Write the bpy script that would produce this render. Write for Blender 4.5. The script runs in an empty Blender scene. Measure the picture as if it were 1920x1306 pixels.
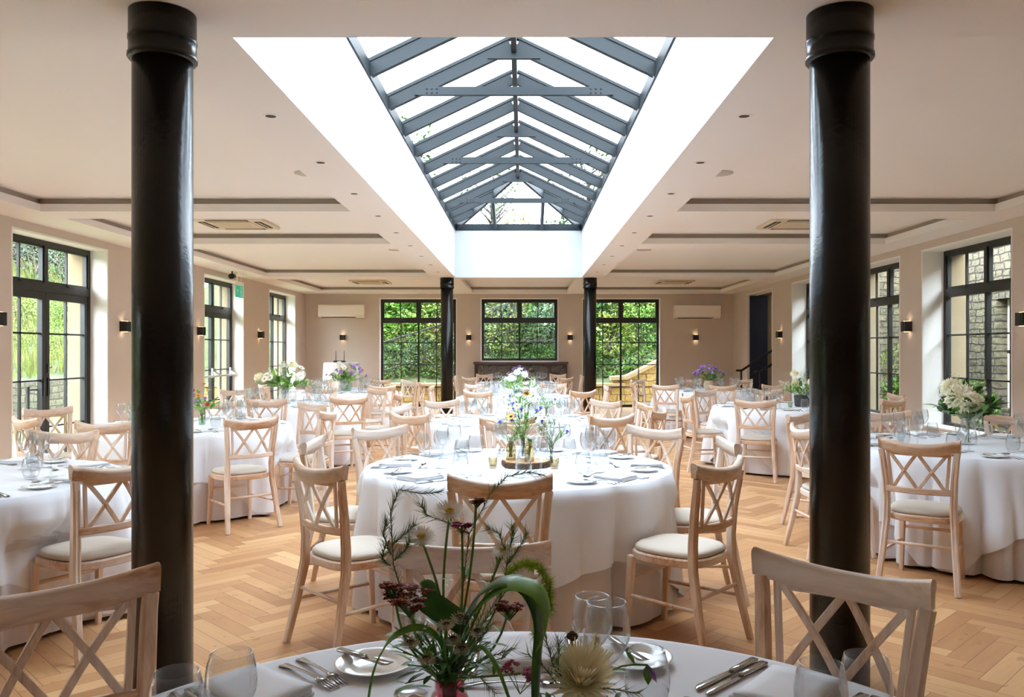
import bpy, math, random
from mathutils import Vector, Matrix
random.seed(7)
PI = math.pi
sc = bpy.context.scene
COL = sc.collection

# ------------------------------------------------------------------ camera, world, exposure
EYE = 1.45
FPX, VPX, VPY = 1560.0, 981.0, 657.0            # focal length and vanishing point for a 1920x1306 frame
cam_d = bpy.data.cameras.new('camera')
cam = bpy.data.objects.new('camera', cam_d); COL.objects.link(cam)
cam.location = (0, 0, EYE); cam.rotation_euler = (PI/2, 0, 0)
cam_d.sensor_width = 36; cam_d.lens = FPX/1920*36
cam_d.shift_x = (960-VPX)/1920; cam_d.shift_y = (VPY-653)/1920
cam_d.clip_start = 0.05; cam_d.clip_end = 300
sc.camera = cam
vs = sc.view_settings
vs.view_transform = 'Standard'; vs.look = 'None'; vs.gamma = 1; vs.use_curve_mapping = False
vs.exposure = 3.6
cy = sc.cycles
cy.max_bounces = 12; cy.diffuse_bounces = 9; cy.glossy_bounces = 4; cy.transmission_bounces = 6
cy.transparent_max_bounces = 24; cy.caustics_reflective = False; cy.caustics_refractive = False
cy.sample_clamp_indirect = 6.0

w = bpy.data.worlds.new('overcast_sky'); sc.world = w; w.use_nodes = True
wn, wl = w.node_tree.nodes, w.node_tree.links
wn.clear()
o_ = wn.new('ShaderNodeOutputWorld'); bg = wn.new('ShaderNodeBackground')
tc = wn.new('ShaderNodeTexCoord'); sp = wn.new('ShaderNodeSeparateXYZ'); rp = wn.new('ShaderNodeValToRGB')
wl.new(tc.outputs['Generated'], sp.inputs[0]); wl.new(sp.outputs['Z'], rp.inputs[0])
e = rp.color_ramp.elements
e[0].position = 0.0; e[0].color = (0.10, 0.10, 0.10, 1)
e[1].position = 1.0; e[1].color = (0.49, 0.57, 0.65, 1)
k_ = e.new(0.02); k_.color = (0.95, 1.02, 1.10, 1)
k_ = e.new(0.4); k_.color = (1.07, 1.15, 1.24, 1)
k_ = e.new(0.7); k_.color = (0.57, 0.66, 0.75, 1)
wl.new(rp.outputs[0], bg.inputs[0]); bg.inputs[1].default_value = 2.2
wl.new(bg.outputs[0], o_.inputs[0])

SUN_D = bpy.data.lights.new('sun', 'SUN'); SUN_D.energy = 0.2; SUN_D.angle = math.radians(50); SUN_D.color = (1, .98, .95)
SUN = bpy.data.objects.new('sun', SUN_D); COL.objects.link(SUN); SUN.rotation_euler = (math.radians(12), math.radians(-14), 0)

def portal(name, loc, rot, sx, sy):             # guides sky light through an opening; gives off nothing itself
    d = bpy.data.lights.new(name, 'AREA'); d.shape = 'RECTANGLE'; d.size = sx; d.size_y = sy
    d.cycles.is_portal = True
    o = bpy.data.objects.new(name, d); COL.objects.link(o); o.location = loc; o.rotation_euler = rot
    return o

# room measures (metres; x to the right, y away from the camera, z up)
XL, XR, YB, YF = -5.57, 5.37, 21.3, -2.6
ZS, ZL, ZC = 2.90, 2.978, 3.04                    # soffit, cove lip, tray ceiling
SKY = (-1.35, 1.165, 3.853, 16.5)                 # skylight opening x0,x1,y0,y1
ZW = 3.83                                         # top of the skylight well
portal('skylight_portal', ((SKY[0]+SKY[1])/2, (SKY[2]+SKY[3])/2, ZW-.02), (0, 0, 0), SKY[1]-SKY[0], SKY[3]-SKY[2])

# ------------------------------------------------------------------ helpers
def srgb(r, g, b):
    f = lambda c: (c/255/12.92) if c/255 <= .04045 else ((c/255+.055)/1.055)**2.4
    return (f(r), f(g), f(b), 1)

def base_mat(name):
    m = bpy.data.materials.new(name); m.use_nodes = True
    return m, m.node_tree.nodes, m.node_tree.links, m.node_tree.nodes['Principled BSDF']

def mat(name, col, rough=.6, metal=0, noise=0, nscale=8, bump=0, bscale=60, spec=.5, obj=True, coat=0, rnd=0):
    m, N, L, b = base_mat(name)
    b.inputs['Base Color'].default_value = col
    b.inputs['Roughness'].default_value = rough; b.inputs['Metallic'].default_value = metal
    b.inputs['Specular IOR Level'].default_value = spec; b.inputs['Coat Weight'].default_value = coat
    t = N.new('ShaderNodeTexCoord'); out = t.outputs['Object' if obj else 'Generated']
    src = None
    if noise:
        n = N.new('ShaderNodeTexNoise'); n.inputs['Scale'].default_value = nscale; n.inputs['Detail'].default_value = 4
        L.new(out, n.inputs['Vector'])
        r = N.new('ShaderNodeValToRGB'); el = r.color_ramp.elements
        el[0].position = .3; el[1].position = .7
        el[0].color = tuple(c*(1-noise) for c in col[:3])+(1,); el[1].color = tuple(min(1, c*(1+noise)) for c in col[:3])+(1,)
        L.new(n.outputs[0], r.inputs[0]); src = r.outputs[0]; L.new(src, b.inputs['Base Color'])
    if rnd:
        oi = N.new('ShaderNodeObjectInfo'); mr = N.new('ShaderNodeMapRange')
        mr.inputs[3].default_value = 1-rnd; mr.inputs[4].default_value = 1+rnd
        L.new(oi.outputs['Random'], mr.inputs[0])
        h = N.new('ShaderNodeHueSaturation')
        if src: L.new(src, h.inputs['Color'])
        else: h.inputs['Color'].default_value = col
        L.new(mr.outputs[0], h.inputs['Value']); L.new(h.outputs[0], b.inputs['Base Color'])
    if bump:
        n2 = N.new('ShaderNodeTexNoise'); n2.inputs['Scale'].default_value = bscale; n2.inputs['Detail'].default_value = 3
        L.new(out, n2.inputs['Vector'])
        bp = N.new('ShaderNodeBump'); bp.inputs['Strength'].default_value = bump; bp.inputs['Distance'].default_value = .01
        L.new(n2.outputs[0], bp.inputs['Height']); L.new(bp.outputs[0], b.inputs['Normal'])
    return m

def glass_mat(name, tint=(.97, .98, .98, 1), ior=1.5, refl=1.0, rough=.02, power=2.6):
    m, N, L, b = base_mat(name); N.remove(b)
    tr = N.new('ShaderNodeBsdfTransparent'); tr.inputs[0].default_value = tint
    gl = N.new('ShaderNodeBsdfGlossy'); gl.inputs['Roughness'].default_value = rough
    lw = N.new('ShaderNodeLayerWeight'); lw.inputs[0].default_value = .5
    g = NG(N, L); f0 = ((ior-1)/(ior+1))**2
    fr = g.m('ADD', f0, g.m('MULTIPLY', g.m('POWER', lw.outputs['Facing'], power), 1-f0))
    mu = N.new('ShaderNodeMath'); mu.operation = 'MULTIPLY'; mu.inputs[1].default_value = refl; mu.use_clamp = True
    mx = N.new('ShaderNodeMixShader')
    L.new(fr, mu.inputs[0]); L.new(mu.outputs[0], mx.inputs[0])
    L.new(tr.outputs[0], mx.inputs[1]); L.new(gl.outputs[0], mx.inputs[2])
    L.new(mx.outputs[0], N['Material Output'].inputs[0])
    return m

class NG:                                       # tiny node-graph helper for maths
    def __init__(s, N, L): s.N, s.L = N, L
    def m(s, op, a, b=None, c=None):
        n = s.N.new('ShaderNodeMath'); n.operation = op
        for i, v in enumerate((a, b, c)):
            if v is None: continue
            if isinstance(v, (int, float)): n.inputs[i].default_value = v
            else: s.L.new(v, n.inputs[i])
        return n.outputs[0]
    def comb(s, x, y, z=0.0):
        n = s.N.new('ShaderNodeCombineXYZ')
        for i, v in enumerate((x, y, z)):
            if isinstance(v, (int, float)): n.inputs[i].default_value = v
            else: s.L.new(v, n.inputs[i])
        return n.outputs[0]
    def mixc(s, f, a, b, mode='MIX'):
        n = s.N.new('ShaderNodeMix'); n.data_type = 'RGBA'; n.blend_type = mode
        for i, v in ((0, f), (6, a), (7, b)):
            if isinstance(v, (int, float, tuple)): n.inputs[i].default_value = v
            else: s.L.new(v, n.inputs[i])
        return n.outputs[2]

def herringbone_mat():
    m, N, L, b = base_mat('oak_herringbone'); g = NG(N, L)
    t = N.new('ShaderNodeTexCoord'); s = N.new('ShaderNodeSeparateXYZ'); L.new(t.outputs['Object'], s.inputs[0])
    W, n = .098, 5
    k = .70710678/W
    u = g.m('MULTIPLY', g.m('ADD', s.outputs[0], s.outputs[1]), k)
    v = g.m('MULTIPLY', g.m('SUBTRACT', s.outputs[1], s.outputs[0]), k)
    i, j = g.m('FLOOR', u), g.m('FLOOR', v)
    d = g.m('FLOORED_MODULO', g.m('SUBTRACT', i, j), 2*n)
    hor = g.m('LESS_THAN', d, n-.5)
    fu, fv = g.m('SUBTRACT', u, i), g.m('SUBTRACT', v, j)
    # horizontal plank
    al_h, ac_h, idx_h, idy_h = g.m('ADD', d, fu), fv, g.m('SUBTRACT', i, d), j
    dv = g.m('SUBTRACT', 2*n-1, d)
    al_v, ac_v, idx_v, idy_v = g.m('ADD', dv, fv), fu, i, g.m('SUBTRACT', j, dv)
    def sel(a, c): return g.m('ADD', g.m('MULTIPLY', hor, a), g.m('MULTIPLY', g.m('SUBTRACT', 1, hor), c))
    al, ac = sel(al_h, al_v), sel(ac_h, ac_v)
    idx, idy = sel(idx_h, idx_v), sel(idy_h, g.m('ADD', idy_v, .37))
    wn_ = N.new('ShaderNodeTexWhiteNoise'); wn_.noise_dimensions = '3D'; L.new(g.comb(idx, idy, hor), wn_.inputs[0])
    e1 = g.m('MINIMUM', g.m('MINIMUM', ac, g.m('SUBTRACT', 1, ac)), g.m('MINIMUM', al, g.m('SUBTRACT', n, al)))
    line = g.m('LESS_THAN', e1, .013)
    nz = N.new('ShaderNodeTexNoise'); nz.inputs['Scale'].default_value = 1; nz.inputs['Detail'].default_value = 6
    nz.inputs['Distortion'].default_value = .8
    off = g.m('MULTIPLY', wn_.outputs[0], 40)
    L.new(g.comb(g.m('MULTIPLY', al, .35), g.m('MULTIPLY', ac, 3.2), off), nz.inputs['Vector'])
    r = N.new('ShaderNodeValToRGB'); el = r.color_ramp.elements
    el[0].position = .1; el[0].color = srgb(164, 116, 76); el[1].position = .9; el[1].color = srgb(222, 180, 132)
    q = el.new(.45); q.color = srgb(194, 146, 100)
    L.new(g.m('ADD', g.m('MULTIPLY', wn_.outputs[0], .55), g.m('MULTIPLY', nz.outputs[0], .45)), r.inputs[0])
    # knots
    kn = N.new('ShaderNodeTexNoise'); kn.inputs['Scale'].default_value = 1.0; kn.inputs['Detail'].default_value = 2
    L.new(g.comb(g.m('MULTIPLY', al, 1.1), g.m('MULTIPLY', ac, 1.6), off), kn.inputs['Vector'])
    kf = g.m('MULTIPLY', g.m('GREATER_THAN', kn.outputs[0], .70), .35)
    c1 = g.mixc(kf, r.outputs[0], srgb(120, 78, 48))
    c2 = g.mixc(g.m('MULTIPLY', line, .85), c1, srgb(70, 42, 24))
    L.new(c2, b.inputs['Base Color'])
    L.new(g.m('ADD', .32, g.m('MULTIPLY', nz.outputs[0], .2)), b.inputs['Roughness'])
    bp = N.new('ShaderNodeBump'); bp.inputs['Strength'].default_value = .25; bp.inputs['Distance'].default_value = .002
    L.new(g.m('SUBTRACT', g.m('MULTIPLY', nz.outputs[0], .3), line), bp.inputs['Height']); L.new(bp.outputs[0], b.inputs['Normal'])
    return m

def wood_mat(name, c0, c1, cw, wash=.5, grain=(30, 30, 3)):         # limewashed beech: pinkish wood with white rubbed into the grain
    m, N, L, b = base_mat(name); g = NG(N, L)
    t = N.new('ShaderNodeTexCoord'); mp = N.new('ShaderNodeMapping'); mp.inputs['Scale'].default_value = grain
    oi = N.new('ShaderNodeObjectInfo')
    L.new(t.outputs['Object'], mp.inputs[0])
    va = N.new('ShaderNodeVectorMath'); va.operation = 'ADD'; L.new(mp.outputs[0], va.inputs[0])
    L.new(g.comb(g.m('MULTIPLY', oi.outputs['Random'], 30), 0.0, g.m('MULTIPLY', oi.outputs['Random'], 17)), va.inputs[1])
    n1 = N.new('ShaderNodeTexNoise'); n1.inputs['Scale'].default_value = 2.2; n1.inputs['Detail'].default_value = 7; n1.inputs['Distortion'].default_value = .6
    L.new(va.outputs[0], n1.inputs['Vector'])
    n2 = N.new('ShaderNodeTexNoise'); n2.inputs['Scale'].default_value = .22; n2.inputs['Detail'].default_value = 3
    L.new(va.outputs[0], n2.inputs['Vector'])
    r = N.new('ShaderNodeValToRGB'); el = r.color_ramp.elements
    el[0].position = .3; el[0].color = c0; el[1].position = .7; el[1].color = c1
    L.new(n1.outputs[0], r.inputs[0])
    mr = N.new('ShaderNodeMapRange'); mr.inputs[1].default_value = .38; mr.inputs[2].default_value = .68
    mr.inputs[4].default_value = wash; L.new(n2.outputs[0], mr.inputs[0])
    L.new(g.mixc(mr.outputs[0], r.outputs[0], cw), b.inputs['Base Color'])
    b.inputs['Roughness'].default_value = .45
    bp = N.new('ShaderNodeBump'); bp.inputs['Strength'].default_value = .15; bp.inputs['Distance'].default_value = .003
    L.new(n1.outputs[0], bp.inputs['Height']); L.new(bp.outputs[0], b.inputs['Normal'])
    return m

def stone_mat(name, cols, mortar, sx, sy, rough=.9, msize=.02, bump=.6, axis='xz'):
    m, N, L, b = base_mat(name); g = NG(N, L)
    t = N.new('ShaderNodeTexCoord'); s = N.new('ShaderNodeSeparateXYZ'); L.new(t.outputs['Object'], s.inputs[0])
    a = s.outputs[0] if axis[0] == 'x' else s.outputs[1]
    nd = N.new('ShaderNodeTexNoise'); nd.inputs['Scale'].default_value = 2.5; nd.inputs['Detail'].default_value = 2
    L.new(t.outputs['Object'], nd.inputs['Vector'])
    dx = g.m('MULTIPLY', g.m('SUBTRACT', nd.outputs[0], .5), .22)
    br = N.new('ShaderNodeTexBrick'); br.offset = .43; br.squash = .7; br.squash_frequency = 3
    br.inputs['Scale'].default_value = 1; br.inputs['Brick Width'].default_value = sx; br.inputs['Row Height'].default_value = sy
    br.inputs['Mortar Size'].default_value = msize; br.inputs['Mortar Smooth'].default_value = .4
    br.inputs['Color1'].default_value = cols[0]; br.inputs['Color2'].default_value = cols[1]; br.inputs['Mortar'].default_value = mortar
    L.new(g.comb(g.m('ADD', a, dx), g.m('ADD', s.outputs[2], g.m('MULTIPLY', dx, .5)), 0.0), br.inputs['Vector'])
    n = N.new('ShaderNodeTexNoise'); n.inputs['Scale'].default_value = 14; n.inputs['Detail'].default_value = 6
    L.new(t.outputs['Object'], n.inputs['Vector'])
    L.new(g.mixc(.6, br.outputs[0], n.outputs[0], 'OVERLAY'), b.inputs['Base Color'])
    b.inputs['Roughness'].default_value = rough
    bp = N.new('ShaderNodeBump'); bp.inputs['Strength'].default_value = bump; bp.inputs['Distance'].default_value = .05
    L.new(g.m('SUBTRACT', g.m('MULTIPLY', n.outputs[0], .8), br.outputs[1]), bp.inputs['Height']); L.new(bp.outputs[0], b.inputs['Normal'])
    return m

class MB:
    """Collects shapes; build() links them as one mesh object."""
    def __init__(s): s.v, s.f, s.m, s.s = [], [], [], []
    def face(s, idx, m=0, sm=False): s.f.append(tuple(idx)); s.m.append(m); s.s.append(sm)
    def vs(s, pts):
        n = len(s.v); s.v.extend([tuple(p) for p in pts]); return n
    def poly(s, pts, m=0, sm=False):
        n = s.vs(pts); s.face(range(n, n+len(pts)), m, sm)
    def box(s, x0, x1, y0, y1, z0, z1, m=0):
        n = s.vs([(x0,y0,z0),(x1,y0,z0),(x1,y1,z0),(x0,y1,z0),(x0,y0,z1),(x1,y0,z1),(x1,y1,z1),(x0,y1,z1)])
        for q in ((0,3,2,1),(4,5,6,7),(0,1,5,4),(1,2,6,5),(2,3,7,6),(3,0,4,7)): s.face([n+i for i in q], m)
    def cbox(s, x0, x1, y0, y1, z0, z1, c=.004, m=0):      # box with chamfered edges
        pts = []
        xs, ys, zs = (x0, x1), (y0, y1), (z0, z1)
        def P(i, j, k, ax):
            p = [xs[i], ys[j], zs[k]]
            for a in range(3):
                if a != ax: p[a] += c if (i, j, k)[a] == 0 else -c
            return tuple(p)
        n = s.vs([P(i, j, k, ax) for i in (0,1) for j in (0,1) for k in (0,1) for ax in range(3)])
        I = lambda i, j, k, ax: n+((i*2+j)*2+k)*3+ax
        for i in (0,1):
            q = [I(i,0,0,0), I(i,1,0,0), I(i,1,1,0), I(i,0,1,0)]; s.face(q if i else q[::-1], m)
        for j in (0,1):
            q = [I(0,j,0,1), I(1,j,0,1), I(1,j,1,1), I(0,j,1,1)]; s.face(q[::-1] if j else q, m)
        for k in (0,1):
            q = [I(0,0,k,2), I(1,0,k,2), I(1,1,k,2), I(0,1,k,2)]; s.face(q if k else q[::-1], m)
        for a, b_ in ((0,1),(1,2),(0,2)):
            c_ = 3-a-b_
            for p in (0,1):
                for q in (0,1):
                    def J(r, ax):
                        t = [0,0,0]; t[a] = p; t[b_] = q; t[c_] = r; return I(*t, ax)
                    s.face([J(0,a), J(1,a), J(1,b_), J(0,b_)], m)
        for i in (0,1):
            for j in (0,1):
                for k in (0,1): s.face([I(i,j,k,0), I(i,j,k,1), I(i,j,k,2)], m)
    def sweep(s, pts, secs, up=(0,0,1), m=0, sm=False, caps=True):
        """pts: path; secs: one list of (a,b) outline points per path point (a along side, b along up)."""
        pts = [Vector(p) for p in pts]; rings = []
        if not isinstance(secs[0][0], (tuple, list)): secs = [secs]*len(pts)
        for i, p in enumerate(pts):
            t = (pts[min(i+1, len(pts)-1)]-pts[max(i-1, 0)]).normalized()
            u = Vector(up); u = (u-t*u.dot(t))
            if u.length < 1e-5: u = Vector((0, 1, 0))-t*t.y
            u.normalize(); sd = t.cross(u)
            rings.append(s.vs([p+sd*a+u*b for a, b in secs[i]]))
        k = len(secs[0])
        for i in range(len(rings)-1):
            for j in range(k):
                s.face([rings[i]+j, rings[i]+(j+1) % k, rings[i+1]+(j+1) % k, rings[i+1]+j], m, sm)
        if caps:
            s.face([rings[0]+j for j in range(k)][::-1], m); s.face([rings[-1]+j for j in range(k)], m)
    def bar(s, p0, p1, wd, dp, up=(0,0,1), m=0, c=.15):
        s.sweep([p0, p1], rect(wd, dp, min(wd, dp)*c), up, m)
    def tube(s, pts, r, k=8, m=0, caps=True):
        if not isinstance(r, (list, tuple)): r = [r]*len(pts)
        secs = [[(q*math.cos(2*PI*j/k), q*math.sin(2*PI*j/k)) for j in range(k)] for q in r]
        d = Vector(pts[-1])-Vector(pts[0])
        up = (0,0,1) if abs(d.z) < .9*d.length else (0,1,0)
        s.sweep(pts, secs, up, m, True, caps)
    def lathe(s, prof, k=24, c=(0,0,0), m=0, sm=True, close=False):
        rings = []
        for r, z in prof:
            if r < 1e-6: rings.append((s.vs([(c[0], c[1], c[2]+z)]), 1))
            else: rings.append((s.vs([(c[0]+r*math.cos(2*PI*j/k), c[1]+r*math.sin(2*PI*j/k), c[2]+z) for j in range(k)]), k))
        for (a, na), (b, nb) in zip(rings, rings[1:]+(rings[:1] if close else [])):
            for j in range(k):
                j2 = (j+1) % k
                if na == 1 and nb == 1: break
                if na == 1: s.face([a, b+j2, b+j], m, sm)
                elif nb == 1: s.face([a+j, a+j2, b], m, sm)
                else: s.face([a+j, a+j2, b+j2, b+j], m, sm)
    def ball(s, c, r, k=8, h=5, m=0, sz=1, sm=True):
        s.lathe([(r*math.sin(PI*i/h), -r*sz*math.cos(PI*i/h)) for i in range(h+1)], k, c, m, sm)
    def add(s, o, M=None):
        n = len(s.v)
        s.v.extend([tuple(M @ Vector(p)) for p in o.v] if M is not None else o.v)
        for f, m, q in zip(o.f, o.m, o.s): s.f.append(tuple(n+i for i in f)); s.m.append(m); s.s.append(q)
    def build(s, name, mats, parent=None, loc=None):
        me = bpy.data.meshes.new(name); me.from_pydata(s.v, [], s.f)
        if not isinstance(mats, (list, tuple)): mats = [mats]
        for q in mats: me.materials.append(q)
        if s.f:
            me.polygons.foreach_set('material_index', s.m); me.polygons.foreach_set('use_smooth', s.s)
        me.update()
        o = bpy.data.objects.new(name, me); COL.objects.link(o)
        if parent: o.parent = parent
        if loc: o.location = loc
        return o

def rect(wd, dp, c=0):
    a, b = wd/2, dp/2
    if c <= 0: return [(-a,-b),(a,-b),(a,b),(-a,b)]
    return [(-a+c,-b),(a-c,-b),(a,-b+c),(a,b-c),(a-c,b),(-a+c,b),(-a,b-c),(-a,-b+c)]

def tag(o, label, cat, group=None, kind=None):
    if label: o['label'] = label
    if cat: o['category'] = cat
    if group: o['group'] = group
    if kind: o['kind'] = kind
    return o
def empty(name, loc, rz=0):
    o = bpy.data.objects.new(name, None); COL.objects.link(o); o.location = loc; o.rotation_euler = (0, 0, rz)
    o.empty_display_size = .1
    return o
def struct(o, label, cat='room'):
    return tag(o, label, cat, kind='structure')
KIDS = {}
def copy_tree(o, parent=None):
    c = o.copy(); COL.objects.link(c)
    if parent: c.parent = parent
    for ch in [q for q in KIDS.get(o.name, [])]:
        copy_tree(ch, c)
    return c
def reg(root):                                   # remember the children once, so that copying stays quick
    ks = [q for q in COL.objects if q.parent == root]
    KIDS[root.name] = ks
    for q in ks: reg(q)
def at(px, py, y):                               # the point at distance y seen at a pixel of the photograph
    return Vector(((px-VPX)/FPX*y, y, EYE-(py-VPY)/FPX*y))
def rnd(a, b): return random.uniform(a, b)

# ------------------------------------------------------------------ materials
M = {}
M['wall'] = mat('greige_wall_paint', srgb(206, 195, 186), .85, noise=.02, nscale=3, bump=.03, bscale=200)
M['ceil'] = mat('warm_white_ceiling_paint', srgb(234, 231, 230), .9, bump=.02, bscale=150)
M['band'] = mat('taupe_cove_shade', srgb(168, 158, 146), .9)  # cove recess toned darker than the ceiling, its shade put into the colour
M['white'] = mat('white_paint', srgb(240, 240, 238), .7)
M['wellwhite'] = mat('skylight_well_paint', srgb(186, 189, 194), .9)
M['stonetrim'] = mat('cream_stone_reveal', srgb(138, 122, 94), .9, noise=.08, nscale=6, bump=.2)
M['black'] = mat('black_frame_metal', srgb(24, 24, 25), .4)
M['blackcol'] = mat('black_gloss_paint', srgb(14, 13, 12), .24, bump=.12, bscale=40, spec=.32)
M['slate'] = mat('slate_blue_grey_metal', srgb(30, 37, 41), .5, spec=.3)
M['floor'] = herringbone_mat()
M['beech'] = wood_mat('limewashed_beech', srgb(178, 136, 104), srgb(220, 184, 152), srgb(238, 230, 222), .85)
M['beechx'] = wood_mat('limewashed_beech_across', srgb(178, 136, 104), srgb(220, 184, 152), srgb(238, 230, 222), .85, (3, 30, 30))
M['cushion'] = mat('cream_seat_fabric', srgb(200, 189, 175), .85, bump=.1, bscale=400)
M['cloth'] = mat('white_linen', srgb(228, 231, 238), .8, bump=.08, bscale=500)
M['under'] = mat('shaded_white_linen', srgb(212, 210, 214), .85, bump=.08, bscale=500)  # same white linen, colour lowered to suggest shade beneath the overlay
M['napkin'] = mat('white_cotton_napkin', srgb(230, 232, 238), .85, bump=.1, bscale=400)
M['china'] = mat('white_china', srgb(240, 239, 234), .12, coat=.3)
M['steel'] = mat('polished_steel', srgb(188, 188, 190), .16, metal=1)
M['glass'] = glass_mat('clear_glass', (.952, .96, .965, 1), 1.5, 1.0, .01, 2.8)
M['roofpane'] = glass_mat('skylight_glass', (.72, .74, .75, 1), 1.4, .8, .0, 5.0)
M['pane'] = glass_mat('window_glass', (.96, .975, .965, 1), 1.4, .8, .0, 5.0)
M['amber'] = glass_mat('smoky_amber_glass', (.86, .80, .66, 1), 1.5, 1.0)
M['greenglass'] = glass_mat('pale_green_glass', (.82, .90, .82, 1), 1.5, 1.0)
M['pinkglass'] = glass_mat('rose_pink_glass', (.86, .50, .58, 1), 1.5, 1.0)
M['speaker'] = mat('light_grey_grille', srgb(188, 184, 180), .8)
M['candle'] = mat('ivory_wax', srgb(236, 226, 200), .5)
M['plastic'] = mat('off_white_plastic', srgb(244, 239, 232), .4)
M['cassette'] = mat('cream_plastic', srgb(214, 200, 176), .5)
M['dark'] = mat('dark_slot', srgb(48, 42, 38), .7)
M['navy'] = mat('navy_paint', srgb(22, 34, 56), .55)
M['blackplastic'] = mat('black_plastic', srgb(20, 20, 22), .35)
M['steelbar'] = mat('silver_painted_metal', srgb(205, 206, 208), .35, metal=.3)
M['signgreen'] = mat('green_sign_face', srgb(44, 178, 150), .4)
_b = M['signgreen'].node_tree.nodes['Principled BSDF']; _b.inputs['Emission Color'].default_value = srgb(44, 190, 160); _b.inputs['Emission Strength'].default_value = .03
M['darkwood'] = mat('dark_brown_wood', srgb(92, 60, 46), .4, noise=.15, nscale=20)
M['pot'] = mat('charcoal_ceramic', srgb(58, 58, 60), .6)
M['beigepot'] = mat('sandy_ceramic', srgb(196, 176, 150), .7)
M['bark'] = mat('rough_brown_bark', srgb(98, 74, 56), .95, noise=.5, nscale=45, bump=1, bscale=60)
M['endgrain'] = mat('pale_cut_wood', srgb(208, 164, 116), .7, noise=.15, nscale=12)
M['lamp'] = mat('warm_lamp_face', srgb(255, 226, 180), .5)
_b = M['lamp'].node_tree.nodes['Principled BSDF']; _b.inputs['Emission Color'].default_value = srgb(255, 214, 160); _b.inputs['Emission Strength'].default_value = .25

def marble():
    m, N, L, b = base_mat('dark_grey_marble'); g = NG(N, L)
    t = N.new('ShaderNodeTexCoord')
    n = N.new('ShaderNodeTexNoise'); n.inputs['Scale'].default_value = 3; n.inputs['Detail'].default_value = 8; n.inputs['Distortion'].default_value = 1.6
    L.new(t.outputs['Object'], n.inputs['Vector'])
    r = N.new('ShaderNodeValToRGB'); el = r.color_ramp.elements
    el[0].position = .38; el[0].color = srgb(62, 58, 55); el[1].position = .62; el[1].color = srgb(98, 92, 86)
    q = el.new(.5); q.color = srgb(74, 69, 65); q = el.new(.515); q.color = srgb(150, 138, 124); q = el.new(.53); q.color = srgb(78, 72, 68)
    L.new(n.outputs[0], r.inputs[0]); L.new(r.outputs[0], b.inputs['Base Color']); b.inputs['Roughness'].default_value = .2
    return m
M['marble'] = marble()
def leafm(name, r, g, b, rv=.25): return mat(name, srgb(r, g, b), .55, rnd=rv, noise=.3, nscale=3, spec=.25)
M['leafdark'] = leafm('dark_green_leaf', 44, 72, 30)
M['leafmid'] = leafm('mid_green_leaf', 70, 104, 34)
M['leafyellow'] = leafm('yellow_green_leaf', 94, 104, 44)
M['leafblue'] = leafm('grey_green_leaf', 76, 98, 66)
M['straw'] = leafm('straw_grass', 104, 98, 62)
M['leafridge'] = leafm('dusky_ridge_leaf', 40, 48, 38)
M['pblossom'] = mat('pink_blossom', srgb(190, 110, 110), .6)
M['wblossom'] = mat('white_blossom', srgb(190, 190, 180), .6)
M['trunk'] = mat('grey_brown_trunk', srgb(70, 60, 50), .9, noise=.3)
M['soil'] = mat('planted_bank_ground', srgb(58, 68, 34), .95, noise=.4, nscale=3)
M['lawn'] = mat('lawn_green', srgb(84, 120, 44), .95, noise=.2, nscale=20)
M['paving'] = mat('pale_paving_stone', srgb(150, 136, 122), .9, noise=.12, nscale=4)
M['rubble'] = stone_mat('grey_rubble_stone', (srgb(82, 76, 62), srgb(104, 95, 74)), srgb(44, 39, 31), .30, .13, bump=1.0, axis='yz', msize=.015)
M['rubblex'] = stone_mat('grey_rubble_stone_cladding', (srgb(82, 76, 62), srgb(104, 95, 74)), srgb(50, 45, 36), .30, .13, bump=1.0, axis='xz', msize=.012)
M['rubblegrey'] = stone_mat('grey_garden_stone', (srgb(84, 77, 66), srgb(106, 97, 82)), srgb(62, 56, 44), .34, .16, bump=1.0, axis='yz', msize=.015)
M['yellowstone'] = stone_mat('yellow_limestone', (srgb(148, 118, 60), srgb(160, 134, 80)), srgb(98, 78, 48), .36, .2, bump=.6, msize=.014)
M['capstone'] = mat('cream_coping_stone', srgb(146, 126, 90), .9, noise=.1)
# flowers (kept brighter: they stand indoors)
M['fgreen'] = mat('fresh_green_leaf', srgb(96, 150, 58), .5, noise=.25, nscale=20, rnd=.2)
M['fdark'] = mat('deep_green_leaf', srgb(58, 108, 40), .4, noise=.35, nscale=30)
M['flime'] = mat('lime_green_leaf', srgb(156, 196, 92), .5, noise=.25, nscale=20)
M['fstem'] = mat('green_stem', srgb(104, 142, 66), .5)
M['fneedle'] = mat('grey_green_frond', srgb(112, 134, 86), .6)
M['pwhite'] = mat('white_petal', srgb(246, 245, 240), .6)
M['pcream'] = mat('cream_petal', srgb(250, 246, 222), .6)
M['pyellow'] = mat('yellow_petal', srgb(246, 190, 40), .5)
M['porange'] = mat('orange_petal', srgb(240, 150, 40), .5)
M['pblue'] = mat('cornflower_blue_petal', srgb(56, 72, 200), .5)
M['ppurple'] = mat('violet_petal', srgb(150, 116, 190), .5)
M['pred'] = mat('red_petal', srgb(190, 24, 48), .5)
M['pcrimson'] = mat('crimson_floret', srgb(152, 22, 42), .6, noise=.4, nscale=150)
M['pmagenta'] = mat('dusky_magenta_floret', srgb(176, 60, 100), .6, noise=.3, nscale=150)
M['pgold'] = mat('golden_flower_eye', srgb(196, 160, 40), .7, noise=.4, nscale=200)
M['pbrown'] = mat('brown_flower_eye', srgb(72, 52, 30), .8)
M['pastr'] = mat('greenish_white_bract', srgb(200, 196, 172), .6, noise=.25, nscale=120)
M['pfoxtail'] = mat('lime_foxtail_fluff', srgb(158, 186, 64), .8, noise=.3, nscale=60)

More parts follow.
